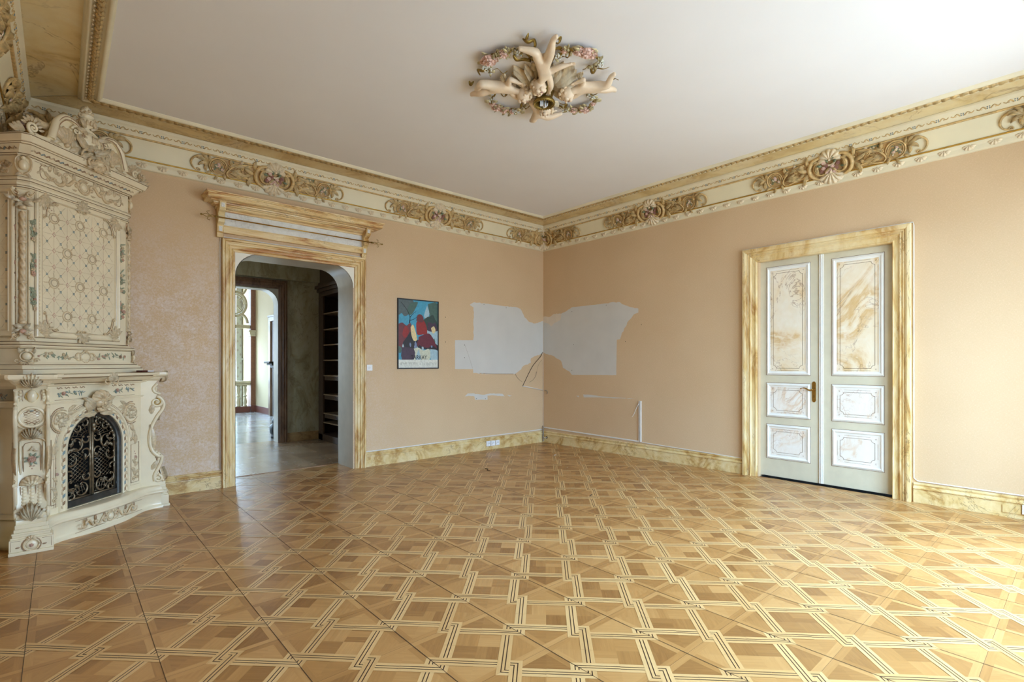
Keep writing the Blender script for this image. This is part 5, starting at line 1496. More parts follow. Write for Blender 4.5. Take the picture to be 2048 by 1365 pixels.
edge_lines([(3.158, .556, .818, .05), (3.170, .570, .838, .05), (3.231, .611, .895, .05), (3.242, .620, .909, .04), (3.292, .649, .941, .04)], 0, ob)
# crown-side band ornament
for nm, Mx, half in (('front', FR(0, .865, 3.200), .54), ('left', FL(-.589, .70, 3.200), .11)):
    o = MB(Mx @ Matrix.Rotation(radians(30 if nm == 'front' else 25), 4, 'X')); n = int(half * 2 / .042)
    for k in range(n):
        x = -half + .042 * (k + .5); o.mi = (1, 2, 3, 2)[k % 4]
        leaf(o, x - .016, -.012, radians(50), .036, .011, -.6, .008, .001, 1, 4); o.mi = 2; leaf(o, x, .014, radians(-60), .030, .008, .5, .006, .001, 1, 3)
    o.build('band_ornament', GM, ob)
# frieze scrolls
o = MB(FR(0, .813, 3.075)); o.mi = 1
rib(o, arc(0, 0, .062, radians(60), radians(400), 20), .012, .008, 0); rib(o, arc(0, 0, .042, 0, 2 * pi, 16), .005); o.mi = 0; o.blob((0, 0, 0), (.03, .03, .010), 10, 6); o.mi = 1
for s in (1, -1):
    s_scroll(o, s * .13, 0, .070, radians(s * 8), s, .011); c_scroll(o, s * .250, -.01, .052, radians(90 - s * 60), 1, .011); volute(o, s * .19, .03, .022, 0, s * 1.3, .007); volute(o, s * .31, -.03, .022, pi, -s * 1.3, .007)
    for x, z, a, q in ((.10, .02, 70, .06), (.16, -.03, 20, .07), (.20, .03, 120, .06), (.27, .02, 60, .06), (.31, -.03, 10, .07), (.33, .02, 80, .05)): leaf(o, s * x, z, radians(a if s > 0 else 180 - a), q * 1.2, .020, s * .9, .022, 0, 3, 8)
    o.mi = 2; rib(o, smooth_path([(s * .35, .06), (s * .40, .055), (s * .415, .0), (s * .40, -.05), (s * .35, -.055)], 3), .003); rib(o, [(s * .36, .066), (s * .46, .066)], .0016); o.mi = 1
    leaf(o, s * .37, .05, radians(90 - s * 60), .05, .012, 1, .01); volute(o, s * .345, -.045, .018, 0, s * 1.3, .005)
for s in (1, -1):
    for x, z, a, q in ((.07, -.05, -20, .05), (.12, .05, 30, .05), (.22, -.05, 0, .06), (.30, .05, 150, .05), (.42, .03, 200, .05), (.44, -.03, 130, .05)): leaf(o, s * x, z, radians(a if s > 0 else 180 - a), q, .013, s * .7, .012, 0, 2, 5)
o.build('frieze_scrolls', GM, uf)
o = MB(FL(-.553, .68, 3.06)); o.mi = 1; c_scroll(o, -.02, 0, .045, 0, 1, .008)
for a in (20, 80, 140, 200): leaf(o, -.01, 0, radians(a), .06, .015, .8, .015)
o.build('frieze_scrolls', GM, uf)
# urn bosses on the chamfers at frieze height
for Mx in (STL @ frame(SP(-.530, .790, 3.08), (1, 0, 0), UP), STL @ frame(SP(.530, .790, 3.08), (0, 1, 0), UP)):
    o = MB(Mx); o.mi = 0; o.blob((0, 0, .01), (.032, .045, .030), 12, 8); o.blob((0, .055, .01), (.018, .018, .018), 8, 5); o.mi = 1
    for s in (1, -1): rib(o, smooth_path([(s * .02, .075), (s * .045, .05), (s * .05, 0), (s * .035, -.05), (s * .0, -.08)], 3), .006, .006, .01); leaf(o, s * .01, -.06, radians(-90 + s * 50), .05, .014, 0, .014, .01); leaf(o, s * .02, .07, radians(90 - s * 40), .04, .012, 0, .014, .01)
    o.build('urn_boss', GM, uf)


# ---- tiled panels
def tile_panel(name, Mx, x0, x1, z0, z1, cx=0.0, seed=1):
    m = MB(Mx); P = [(x0, z0), (x1, z0), (x1, z1), (x0, z1)]
    m.grid([[(x0 + d * sx_, z0 + d * 1, h) if i == 0 else (x1 - d, z0 + d, h) if i == 1 else (x1 - d, z1 - d, h) if i == 2 else (x0 + d, z1 - d, h) for i in range(4)] for d, h, sx_ in ((-.055, .0, 1), (-.050, .016, 1), (-.042, .022, 1), (-.030, .016, 1), (-.012, .014, 1), (-.006, .020, 1), (0, .016, 1), (.004, .002, 1))], close=True, smooth=False)
    fo = m.build('panel_frame', GL, stv)
    m = MB(Mx); m.mi = 2
    for d in (-.058, -.002): rib(m, [(x0 + d, z0 + d), (x1 - d, z0 + d), (x1 - d, z1 - d), (x0 + d, z1 - d), (x0 + d, z0 + d)], .0018, .0018, .003 if d < -.01 else .017, 4)
    m.mi = 1
    n = int((x1 - x0) / .028)
    for k in range(n):
        x = x0 + (k + .5) * (x1 - x0) / n
        for z in (z1 + .034, z0 - .034): rib(m, arc(x, z, .010, 0, pi if z > z1 else -pi, 5), .0022, .0022, .016, 4)
    n = int((z1 - z0) / .03)
    for k in range(n):
        z = z0 + (k + .5) * (z1 - z0) / n
        for x in (x0 - .034, x1 + .034): rib(m, arc(x, z, .010, pi / 2, -pi / 2, 5), .0020, .0020, .016, 4)
    m.build('frame_edging', GM, fo)
    g = MB(Mx); g.poly([(x0, z0, .003), (x1, z0, .003), (x1, z1, .003), (x0, z1, .003)]); go = g.build(name, GL, stv)
    dx, dz = .125, .1405; zt = 2.711
    fl_ = MB(Mx); ln = MB(Mx); rr = random.Random(seed)
    i0 = int((x0 - cx) / dx) - 2
    for i in range(i0, i0 + 12):
        x = cx + i * dx
        for j in range(-2, 10):
            z = zt - j * dz; odd = (i % 2 != 0); med_ = (j % 4 == 2) if odd else (j % 4 == 0)
            if x0 + .012 < x < x1 - .012 and z0 + .012 < z < z1 - .012:
                q = 1.0 if (x0 + .05 < x < x1 - .05 and z0 + .05 < z < z1 - .05) else .6
                if med_:
                    me_ = MB(Mx)
                    q *= 1.6; me_.mi = 0; me_.blob((x, z, .004), (.022 * q, .022 * q, .006), 10, 5)
                    me_.mi = 1; rib(me_, arc(x, z, .028 * q, 0, 2 * pi, 14), .0048, .0048, .003)
                    me_.mi = 2; rib(me_, arc(x, z, .018 * q, 0, 2 * pi, 10), .0016, .0016, .009, 4)
                    for k in range(8): a = k * pi / 4; me_.mi = 1; leaf(me_, x + .030 * q * cos(a), z + .030 * q * sin(a), a, (.026 if k % 2 == 0 else .016) * q, .0065, .5, .005, .003, 1, 4)
                    me_.mi = 1; me_.blob((x, z + .062 * q, .003), (.004, .009, .003), 5, 3); me_.blob((x, z - .058 * q, .003), (.004, .010, .003), 5, 3)
                    me_.build('tile_medallion', GM, go)
                else:
                    me_ = ln; me_.mi = 4; me_.push(T((x, z, .003))); me_.box(-.001, .001, -.001, .001, 0, .001)
                    me_.poly([(0, .024, .002), (.018, 0, .002), (0, -.024, .002), (-.018, 0, .002)][::-1]); me_.mi = 0; me_.poly([(0, .014, .0035), (.011, 0, .0035), (0, -.014, .0035), (-.011, 0, .0035)][::-1])
                    me_.mi = 2; me_.blob((0, 0, .003), .003, 5, 3); me_.pop()
            xx, zz = x + dx / 2, z - dz / 2
            if x0 + .01 < xx < x1 - .01 and z0 + .01 < zz < z1 - .01:
                fl_.mi = 3
                for k in range(4): a = k * pi / 2 + .785; fl_.blob((xx + .007 * cos(a), zz + .008 * sin(a), .004), (.0055, .0062, .002), 5, 3)
                ln.mi = 1
                for sx2, sz2 in ((1, 1), (1, -1), (-1, 1), (-1, -1)):
                    ex, ez = xx + sx2 * .042, zz + sz2 * .050
                    if x0 < ex < x1 and z0 < ez < z1: rib(ln, [(xx + sx2 * .010, zz + sz2 * .012), (ex, ez)], .0010, .0010, .003, 4)
        if x0 < x < x1: ln.mi = 1; rib(ln, [(x, z0), (x, z1)], .0009, .0009, .003, 4)
    for j in range(-2, 10):
        z = zt - j * dz
        if z0 < z < z1: ln.mi = 1; rib(ln, [(x0, z), (x1, z)], .0009, .0009, .003, 4)
    fl_.build('blue_florets', GM, go); ln.build('tile_joints', GM, go)
    return fo


tile_panel('tile_panel', FR(0, .801), -.395, .350, 1.725, 2.850, -.032)
tile_panel('tile_panel', FL(-.546, 0), .60, .685, 1.725, 2.850, .60, 2)
# flower sprays on the frame stiles
for x in (-.457, .424):
    for z in (2.56, 2.27, 1.99):
        o = MB(FR(x, .808, z)); spray(o, 0, -.095, pi / 2, .19, (5, [4, 5, 1]), 0, int(z * 100 + x * 10), 14); o.mi = 4; rose(o, .004, -.005, .013, 0); o.build('flower_spray', GM, ub)
for z in (2.56, 2.27, 1.99):
    o = MB(FL(-.546, .72, z)); spray(o, 0, -.085, pi / 2, .17, (5, [2, 4]), 0, int(z * 100 + 3), 12); o.mi = 4; rose(o, 0, 0, .012, 0); o.build('flower_spray', GM, ub)
# shaped corners of the panel
for sx_ in (0, 1):
    for sz_ in (0, 1):
        x, z = (-.395, .350)[sx_], (1.725, 2.850)[sz_]; q = -1 if sx_ else 1; p = -1 if sz_ else 1
        o = MB(FR(x, .812, z)); o.mi = 0
        A_ = [(0, 0), (q * .125, 0)] + [(q * (.125 - .095 * sin(k * pi / 12)), p * (.135 - .135 * cos(k * pi / 12))) for k in range(1, 7)] + [(0, p * .150)]
        o.prism(A_ if q * p > 0 else A_[::-1], -.012, .003)
        o.mi = 2; rib(o, A_[1:-1] + [(q * .03, p * .135)], .003, .003, .003)
        o.mi = 1; rib(o, [(a + q * .007, b + p * .007) for a, b in A_[1:-1]], .006, .006, .0)
        shell(o, q * -.012, p * -.012, .062, atan2(p, q), pi * 1.1, 6, .02, .006)
        for a, l_ in ((20, .11), (45, .10), (70, .11), (95, .09), (-8, .09), (120, .08), (-35, .08)): leaf(o, -q * .01, -p * .01, atan2(p * sin(radians(a)), q * cos(radians(a))), l_, .020, .4 * q * p, .020, .006, 3, 8)
        volute(o, q * .125, p * .012, .018, 0, q * p * 1.2, .005, .004); volute(o, q * .018, p * .150, .018, pi / 2, -q * p * 1.2, .005, .004)
        o.mi = 4
        for k in range(3): o.blob((q * (.045 + .018 * k), p * (.055 + .012 * k), .004), (.006, .005, .003), 5, 3)
        o.build('corner_shell', GM, ub)
for z, p in ((2.862, 1), (1.712, -1)):
    o = MB(FR(-.022, .816, z)); o.mi = 1; c_scroll(o, -.022, -p * .012, .022, 0, 1, .006); c_scroll(o, .022, -p * .012, .022, pi, 1, .006)
    for k in range(7): leaf(o, 0, p * .005, radians(p * 90 + (k - 3) * 34), .078, .018, .3, .025, .0, 2, 6)
    o.build('panel_clasp', GM, ub)
# twisted colonnettes on both chamfers
for nm, c, xd in (('l', SP(-.520, .775), (1, 0, 0)), ('r', SP(.520, .775), (0, 1, 0))):
    Mx = STL @ frame(c, xd, UP)
    m = MB(Mx); m.mi = 0; rows = []; N_ = 16; K = 150
    for k in range(K + 1):
        z = 1.80 + (2.70 - 1.80) * k / K; rows.append([((.017 + .0035 * cos(3 * (2 * pi * j / N_) - z * 95)) * cos(2 * pi * j / N_), z, .020 + (.017 + .0035 * cos(3 * (2 * pi * j / N_) - z * 95)) * sin(2 * pi * j / N_)) for j in range(N_)])
    m.grid(rows, True)
    co = m.build('twisted_colonnette', [M['glaze_relief']], ub)
    for s in (1, -1):
        m = MB(Mx); m.tube([(s * .036, 1.78, .004), (s * .036, 2.72, .004)], .007, 6); m.build('side_bead', GL, co)
    for z in (2.45, 2.12, 1.79, 2.73):
        m = MB(Mx); m.push(T((0, z, .02)) @ Matrix.Rotation(-pi / 2, 4, 'X')); m.lathe([(.018, -.014), (.026, -.010), (.022, 0), (.027, .009), (.018, .014)], 12); m.build('collar', [GR], co)
    o = MB(Mx); o.mi = 1
    for z, p in ((2.80, 1), (1.715, -1)):
        o.mi = 4; o.blob((0, z, .03), (.024, .020, .02), 10, 6); o.mi = 1
        for k in range(6): leaf(o, 0, z - p * .02, radians(p * 90 + (k - 2.5) * 50), .070, .018, .4, .03, .015, 3, 6)
        for s in (1, -1): volute(o, s * .045, z + p * .045, .024, radians(90), s * p * 1.3, .007, .012); leaf(o, s * .05, z, radians(90 - s * 80 * p), .075, .020, s * .6, .03, .005); rib(o, smooth_path([(s * .02, z + p * .02), (s * .05, z + p * .03), (s * .075, z + p * .075)], 3), .007, .005, .01)
    o.build('column_ornament', GM, co)
# base frieze ornament
for Mx in (STL @ frame(SP(-.535, .825, 1.51), (1, 0, 0), UP), STL @ frame(SP(.535, .825, 1.51), (0, 1, 0), UP)):
    o = MB(Mx); o.mi = 0; o.blob((0, 0, .008), (.030, .032, .022), 12, 8); o.blob((0, .048, .008), (.016, .015, .014), 8, 5); o.mi = 1
    rib(o, arc(0, 0, .042, 0, 2 * pi, 16), .006, .006, .006); shell(o, 0, -.045, .045, -pi / 2, pi, 5, .025, .01)
    for s in (1, -1): leaf(o, s * .035, .02, radians(90 - s * 30), .06, .015, s * .8, .02); volute(o, s * .06, -.035, .020, 0, s * 1.3, .005)
    o.build('base_boss', GM, bf)
o = MB(FR(-.02, .845, 1.51)); o.mi = 0; o.blob((0, 0, 0), (.050, .036, .012), 14, 6); o.mi = 1; rib(o, arc(0, 0, .050, 0, 2 * pi, 20), .006); c_scroll(o, -.062, 0, .035, 0, 1, .006); c_scroll(o, .062, 0, .035, pi, 1, .006); shell(o, 0, .04, .028, pi / 2, pi, 5, .015); shell(o, 0, -.045, .030, -pi / 2, pi, 5, .015)
for s in (1, -1): leaf(o, s * .07, -.01, radians(90 - s * 90), .06, .014, s * .7, .014)
o.build('base_frieze_ornament', GM, bf)
for s in (1, -1):
    o = MB(FR(-.02, .845, 1.51)); spray(o, s * .12, -.005, radians(90 - s * 85), .14, (5, [4, 3, 1]), .0, 51 + s, 11); o.build('flower_spray', GM, bf)
    o = MB(FR(-.02, .845, 1.51)); spray(o, s * .44, 0, radians(90 + s * 80), .14, (5, [4, 2, 1]), .0, 61 + s, 10); o.build('flower_spray', GM, bf)
# ---- lower left flank with its tiles and base roll
tile_panel('flank_tiles', FL(A0 - secw - .001, 0), .77, .90, .27, 1.10, .78, 4)
o = MB(FL(A0 - secw - .001, .77, 1.19)); spray(o, -.07, 0, 0, .14, (3, [3, 2]), 0, 71, 10); o.build('painted_frieze', GM, stv)
mb = MB(STL)
mb.grid([[tuple(SP(A0 - secw - d, n_, z)) for n_ in (.71, 1.0)] for z, d in ((0, .0), (0, .07), (.04, .075), (.08, .06), (.10, .04), (.13, .045), (.17, .035), (.20, .015), (.215, .0))], smooth=True)
mb.build('base_roll', GL, stv)
mb = MB(STL)
mb.grid([[tuple(SP(A0 - secw - d, n_, z)) for n_ in (.71, 1.0)] for z, d in ((1.10, .0), (1.12, .012), (1.13, .0), (1.25, 0), (1.27, .02), (1.30, .03), (1.33, .05), (1.36, .05), (1.364, 0))], smooth=False)
mb.build('flank_mantel', GL, stv)

# ---- crest: two great C scrolls, shells and an urn
CR = FR(0, .835, 0)
back = MB(CR); outl = smooth_path([(-.50, 3.30), (-.50, 3.36), (-.42, 3.35), (-.37, 3.40), (-.34, 3.50), (-.28, 3.58), (-.20, 3.605), (-.10, 3.58), (-.05, 3.60), (0, 3.61), (.05, 3.60), (.10, 3.58), (.20, 3.605), (.28, 3.58), (.34, 3.50), (.37, 3.40), (.42, 3.35), (.50, 3.36), (.50, 3.30)], 3)
back.prism([(x, z) for x, z in outl][::-1], -.03, .03); cr = back.build('crest', GL, stv, bevel=.004)
for s in (1, -1):
    o = MB(CR @ T((0, 0, .035))); o.mi = 0
    P = smooth_path([(s * .385, 3.36), (s * .36, 3.45), (s * .33, 3.54), (s * .26, 3.605), (s * .17, 3.60), (s * .105, 3.55), (s * .115, 3.49)], 5)
    rib(o, P, .030, .018, 0, 8, 1.1); volute(o, s * .150, 3.530, .045, radians(0 if s > 0 else 180), -s * 1.5 * -1, .012, .01)
    o.mi = 2; rib(o, [(x - s * .03 * .6, z - .02) for x, z in P[2:-3]], .004, .004, .025); rib(o, P, .004, .004, .034)
    o.mi = 1
    for k in range(9): t = int(k * len(P) / 10) + 2; o.blob((P[t][0] - s * .010, P[t][1] - .012, .026), (.006, .006, .006), 6, 4)
    o.build('great_scroll', GM, cr)
    o = MB(CR @ T((0, 0, .035))); o.mi = 1
    shell(o, s * .235, 3.365, .155, radians(90 - s * 8), pi * .62, 7, .035, -.004, 7); leaf(o, s * .28, 3.33, radians(90 - s * 100), .12, .03, s * .8, .03); leaf(o, s * .20, 3.33, radians(90 + s * 60), .11, .03, -s * .5, .03)
    for x, z, a, q in ((.30, 3.40, 120, .09), (.12, 3.44, 100, .10), (.16, 3.36, 60, .09), (.36, 3.35, 150, .08)): leaf(o, s * x, z, radians(a if s > 0 else 180 - a), q, .024, s * .8, .03, .0, 3, 8)
    o.build('crest_shell', GM, cr)
    o = MB(CR @ T((0, 0, .025))); o.mi = 0
    P = smooth_path([(s * .36, 3.39), (s * .40, 3.345), (s * .46, 3.335), (s * .52, 3.33)], 4); rib(o, P, .024, .020, 0, 8)
    volute(o, s * .525, 3.385, .052, radians(-90), s * 1.6, .015, .006); o.mi = 1
    for k in range(8): a = radians(20 + k * 22); leaf(o, s * .525 + s * .055 * cos(a), 3.385 + .055 * sin(a), a if s > 0 else pi - a, .045, .014, .4, .02, .0, 2, 5)
    for k in range(3): leaf(o, s * (.59 + .02 * k), 3.33 - .005 * k, radians(90 - s * (60 + 15 * k)), .085, .02, s * .6, .03)
    o.build('end_volute', GM, cr)
    # rolled fluting behind each end volute
    o = MB(CR @ T((s * .405, 3.475, -.02)) @ Matrix.Rotation(radians(90), 4, 'Y')); o.mi = 1; o.lathe([(.0, -.055), (.030, -.055), (.036, -.045), (.028, 0), (.036, .045), (.030, .055), (0, .055)], 12); o.build('rolled_flute', GM, cr)
# rose on the right tip
o = MB(CR @ T((.575, 3.375, .05))); o.mi = 1; rose(o, 0, 0, .040, 0); o.build('tip_rose', GM, cr)
# middle: cushion, mask of leaves and lower cartouche over the cornice
o = MB(CR @ T((0, 0, .04))); o.mi = 0; o.blob((0, 3.49, 0), (.10, .085, .05), 14, 9); o.mi = 1
for s in (1, -1):
    volute(o, s * .085, 3.46, .050, radians(90), s * 1.4, .014, .02); leaf(o, s * .04, 3.40, radians(90 - s * 70), .16, .035, s * .9, .05, .02, 4, 9); leaf(o, s * .03, 3.36, radians(90 - s * 110), .15, .030, -s * .9, .05, .03, 4, 9)
    leaf(o, s * .06, 3.53, radians(90 - s * 60), .11, .028, -s * .8, .04, .02, 3)
    rib(o, smooth_path([(s * .04, 3.41), (s * .10, 3.38), (s * .12, 3.33), (s * .08, 3.29)], 3), .011, .008, .03)
for k in range(5): rib(o, [(-.03 + k * .015, 3.47), (-.026 + k * .013, 3.535)], .006, .004, .045)
for k in range(9): a = k * .7; leaf(o, .02 * cos(a), 3.385 + .02 * sin(a), a, .06, .02, .7, .04, .03, 2, 6)
o.build('crest_leafwork', GM, cr)
o = MB(CR @ T((0, 0, .115))); o.mi = 1; shell(o, 0, 3.285, .075, -pi / 2, pi * 1.1, 7, .04, 0); shell(o, 0, 3.28, .05, pi / 2, pi, 6, .04, .01); o.mi = 0; o.blob((0, 3.285, .02), (.035, .024, .022), 10, 6); o.mi = 1
for s in (1, -1): c_scroll(o, s * .065, 3.28, .034, 0 if s < 0 else pi, 1, .008, .0); leaf(o, s * .05, 3.25, radians(-90 + s * 60), .07, .02, s * .6, .03)
o.build('lower_cartouche', GM, cr)
# urn finial
o = MB(CR @ T((0, 3.575, 0)) @ Matrix.Rotation(-pi / 2, 4, 'X')); o.mi = 0
o.lathe([(.040, .0), (.045, .012), (.025, .028), (.022, .045), (.045, .062), (.062, .085), (.066, .105), (.054, .125), (.045, .135), (.062, .150), (.058, .162), (.040, .172), (.036, .185), (.044, .20), (.036, .225), (.020, .245), (.0, .25)], 18); uo = o.build('urn_finial', GM, cr)
o = MB(CR @ T((0, 3.575, 0))); o.mi = 1
for k in range(14):
    a = 2 * pi * k / 14; o.blob((.064 * cos(a), .085, .064 * sin(a)), (.013, .028, .013), 6, 5)
for k in range(16):
    a = k * 2.4; z = .175 + .004 * k; r_ = .045 - .0016 * k; o.blob((r_ * cos(a), z, r_ * sin(a)), (.016, .016, .016), 6, 4)
for s in (1, -1): volute(o, s * .075, .145, .022, 0, s * 1.2, .008, .01); leaf(o, s * .03, .04, radians(90 - s * 50), .08, .02, s * .4, .03, .02)
o.build('urn_ornament', GM, uo)

# ------------------------------------------------------------------ little box on the mantel shelf
bx = empty('matchbox', tuple(SP(.47, 1.02, 1.3655)), radians(45)); tag(bx, 'small dark red and white box lying on the stove mantel', 'box')
mb = MB(); mb.box(-.075, .0, -.03, .03, 0, .016); mb.build('sleeve', simple('dark red card', srgb(92, 34, 26), .5), bx, bevel=.001)
mb = MB(); mb.box(.001, .085, -.028, .028, .001, .014); mb.build('drawer', M['white_plastic'], bx, bevel=.001)
# ================================================================== CEILING MEDALLION WITH CHERUBS
MZ = 3.90
med = empty('ceiling_medallion', (-3.56, -3.58, MZ))
tag(med, 'plaster ceiling medallion of four cherubs and rose garlands in the middle of the ceiling', 'ceiling medallion')
MF = frame((0, 0, 0), (S2, -S2, 0), (-S2, -S2, 0))
M['putto'] = simple('cream flesh plaster', srgb(232, 210, 182), .45, var=.05, scale=14)
M['olive'] = simple('olive gilt leaf', srgb(206, 190, 146), .5, .1, .15, 40)
M['blossom'] = simple('pale blue white blossom', srgb(218, 218, 208), .5, var=.08)
M['putto_hair'] = simple('cream plaster curls', srgb(222, 198, 164), .5, var=.08, scale=30)


def limb_body(name, pts, edges, radii, mat, parent, sub=2):
    me = bpy.data.meshes.new(name); me.from_pydata([tuple(MF @ Vector(p)) for p in pts], edges, []); me.materials.append(mat)
    o = bpy.data.objects.new(name, me); COL.objects.link(o); o.parent = parent
    sk = o.modifiers.new('skin', 'SKIN'); sk.use_smooth_shade = True; sk.branch_smoothing = .6
    ly = me.skin_vertices[0] if me.skin_vertices else None
    if ly is None:
        bpy.context.view_layer.objects.active = o; bpy.ops.mesh.customdata_skin_add(); ly = me.skin_vertices[0]
    for i, r in enumerate(radii): ly.data[i].radius = (r, r) if not isinstance(r, tuple) else r
    ly.data[0].use_root = True
    ss = o.modifiers.new('subsurf', 'SUBSURF'); ss.levels = sub; ss.render_levels = sub
    return o


def putto(pelvis, waist, chest, neck, head, legs, arms, fwd, label):
    """all points in the medallion frame (x right, y up, z down from the ceiling); legs = (hip, knee, ankle, toe), arms = (shoulder, elbow, wrist)"""
    P = [pelvis, waist, chest, neck, head]; E = [(0, 1), (1, 2), (2, 3), (3, 4)]; R_ = [.060, .052, .054, .027, .042]
    for L_ in legs:
        i = len(P); P += L_; E += [(0, i)] + [(i + k, i + k + 1) for k in range(3)]; R_ += [.047, .037, .024, (.013, .019)]
    ends = []
    for A_ in arms:
        i = len(P); P += A_; E += [(2, i), (i, i + 1), (i + 1, i + 2)]; R_ += [.030, .025, .017]; ends.append((A_[1], A_[2]))
        # palm and five short unequal fingers
        d = (Vector(A_[2]) - Vector(A_[1])).normalized(); s = d.cross(Vector((0, 0, 1))); s = s.normalized() if s.length > .1 else Vector((1, 0, 0)); w = Vector(A_[2])
        k = len(P); P.append(tuple(w + d * .022)); E.append((i + 2, k)); R_.append(.014)
        for f, (sp, ln) in enumerate(((-.015, .024), (-.006, .030), (.003, .029), (.011, .023))):
            P += [tuple(w + d * .034 + s * sp), tuple(w + d * (.034 + ln) + s * sp * 1.4 + Vector((0, 0, .006)))]; n = len(P); E += [(k, n - 2), (n - 2, n - 1)]; R_ += [.0048, .0036]
        P.append(tuple(w + d * .030 - s * .024)); E.append((k, len(P) - 1)); R_.append(.0045)
    b = limb_body('cherub', P, E, R_, M['putto'], med)
    b['label'] = label
    # head with face and curls
    h = Vector(head); f = Vector(fwd).normalized(); up = (h - Vector(neck)); up = (up - f * up.dot(f)).normalized(); sd = up.cross(f)
    HM = MF @ Matrix(((sd.x, up.x, f.x, h.x), (sd.y, up.y, f.y, h.y), (sd.z, up.z, f.z, h.z), (0, 0, 0, 1))) @ SC(1.22)
    m = MB(HM); m.blob((0, .004, 0), (.046, .054, .050), 16, 12)
    m.blob((0, -.008, .050), (.008, .010, .010), 8, 6); m.blob((0, -.040, .026), (.018, .012, .018), 10, 6)
    for s in (1, -1):
        m.blob((s * .022, -.016, .030), (.019, .019, .016), 10, 6); m.blob((s * .046, -.002, .002), (.007, .013, .010), 8, 5)
    m.build('head', M['putto'], b)
    m = MB(HM)
    for s in (1, -1): m.blob((s * .017, .006, .0455), (.0075, .004, .004), 8, 4)
    m.blob((0, -.026, .0445), (.011, .0035, .004), 8, 4); m.build('face_detail', M['pink_dark'], b)
    m = MB(HM); rr = random.Random(int(abs(head[0]) * 1000))
    for k in range(46):
        a = rr.uniform(0, 2 * pi); t = rr.uniform(0, 1); y = .050 * t + .006 * (1 - t); rad = .050 * sqrt(max(.05, 1 - t * t * .9))
        z = -abs(rad * sin(a)) if t < .45 else rad * sin(a) * .95
        q = rr.uniform(.010, .015); m.blob((rad * cos(a), y + .004, z), (q, q, q), 6, 4)
    m.build('hair', M['putto_hair'], b)
    return b


Z1 = .075
putto((-.005, .455, .085), (-.002, .375, .085), (.0, .285, .095), (-.022, .236, .115), (-.040, .182, .135),
      [[(-.052, .478, .08), (-.060, .585, .09), (-.150, .600, .075), (-.195, .618, .075)], [(.036, .485, .08), (.050, .600, .09), (.066, .705, .075), (.100, .742, .07)]],
      [[(.044, .262, .10), (.060, .165, .125), (.042, .075, .12)], [(.046, .300, .075), (.120, .345, .07), (.190, .352, .06)]], (.15, -.2, .95), 'topmost cherub')
putto((.452, .035, .075), (.395, .045, .08), (.330, .050, .085), (.262, .040, .095), (.202, .004, .11),
      [[(.480, .015, .07), (.540, .005, .08), (.598, -.035, .06), (.632, -.060, .06)], [(.480, .060, .07), (.535, .085, .10), (.560, .170, .06), (.590, .200, .055)]],
      [[(.318, .095, .08), (.335, .165, .075), (.285, .135, .08)], [(.300, .000, .10), (.255, -.045, .11), (.205, -.060, .11)]], (-.3, -.4, .85), 'cherub on the right')
putto((-.430, .085, .075), (-.375, .105, .08), (-.312, .098, .085), (-.240, .068, .10), (-.178, .036, .12),
      [[(-.465, .060, .07), (-.550, .025, .085), (-.622, -.035, .06), (-.655, -.060, .055)], [(-.462, .120, .07), (-.535, .175, .09), (-.572, .075, .075), (-.600, .045, .06)]],
      [[(-.300, .140, .08), (-.285, .220, .08), (-.212, .170, .09)], [(-.290, .055, .10), (-.250, .000, .115), (-.195, -.040, .12)]], (.3, -.5, .8), 'cherub on the left')
putto((-.045, -.395, .075), (-.060, -.325, .08), (-.075, -.250, .085), (-.035, -.225, .10), (.012, -.240, .11),
      [[(-.030, -.425, .07), (.050, -.455, .085), (.130, -.450, .065), (.175, -.440, .055)], [(-.075, -.425, .07), (-.100, -.480, .09), (-.110, -.545, .07), (-.140, -.575, .055)]],
      [[(-.105, -.200, .08), (-.125, -.140, .09), (-.085, -.100, .10)], [(-.030, -.280, .09), (.030, -.330, .09), (.070, -.370, .07)]], (.2, -.4, .9), 'lowest cherub')
# acanthus boss and wings
A = MB(MF)
for a, L_, w in ((70, .28, .036), (57, .32, .038), (43, .35, .044), (29, .30, .036), (110, .28, .036), (123, .32, .038), (137, .35, .044), (151, .30, .036), (8, .22, .05), (172, .22, .05), (-35, .22, .055), (-145, .22, .055), (-75, .18, .05), (-105, .18, .05), (85, .2, .05)):
    leaf(A, .03 * cos(radians(a)), .03 * sin(radians(a)), radians(a), L_, w, .30 if cos(radians(a)) > 0 else -.30, .085, .004, 6, 18)
A.build('acanthus_leaves', M['relief_pale'], med)
for x, y, a in ((-.05, .29, 125), (.29, .13, 80), (.06, -.24, -30), (-.33, .14, 100)):
    A = MB(MF)
    for k in range(4): leaf(A, x, y, radians(a + k * 12 - 16), .10 - .012 * k, .018, .3, .03, .04, 1, 6)
    A.build('wing', M['relief_pale'], med)
# socket ring
rg = MB(MF @ T((0, -.055, 0)))
rg.lathe([(.095, .0), (.09, .05), (.075, .10), (.074, .125), (.090, .135), (.098, .150), (.094, .165), (.080, .168), (.074, .155), (.070, .10), (.05, .04)], 28)
for k in range(28): rg.blob((.088 * cos(k * 2 * pi / 28), .088 * sin(k * 2 * pi / 28), .168), .0065, 6, 4)
ro = rg.build('lamp_ring', M['gold_dark'], med)
rg = MB(MF @ T((0, -.055, 0))); rg.box(-.035, -.005, -.03, .0, .10, .165); rg.box(.004, .020, -.045, -.02, .10, .17); rg.tube([(-.02, -.01, .15), (.0, -.05, .17), (.03, -.03, .16), (.035, .03, .13)], .004, 5); rg.build('cable_connector', M['white_plastic'], ro)
rg = MB(MF @ T((0, -.055, 0))); rg.tube([(.03, .02, .05), (.028, .018, .16)], .008, 6); rg.tube([(-.03, .0, .10), (-.045, -.02, .165), (-.01, -.055, .175)], .003, 5); rg.build('ceiling_hook', M['dark'], ro)
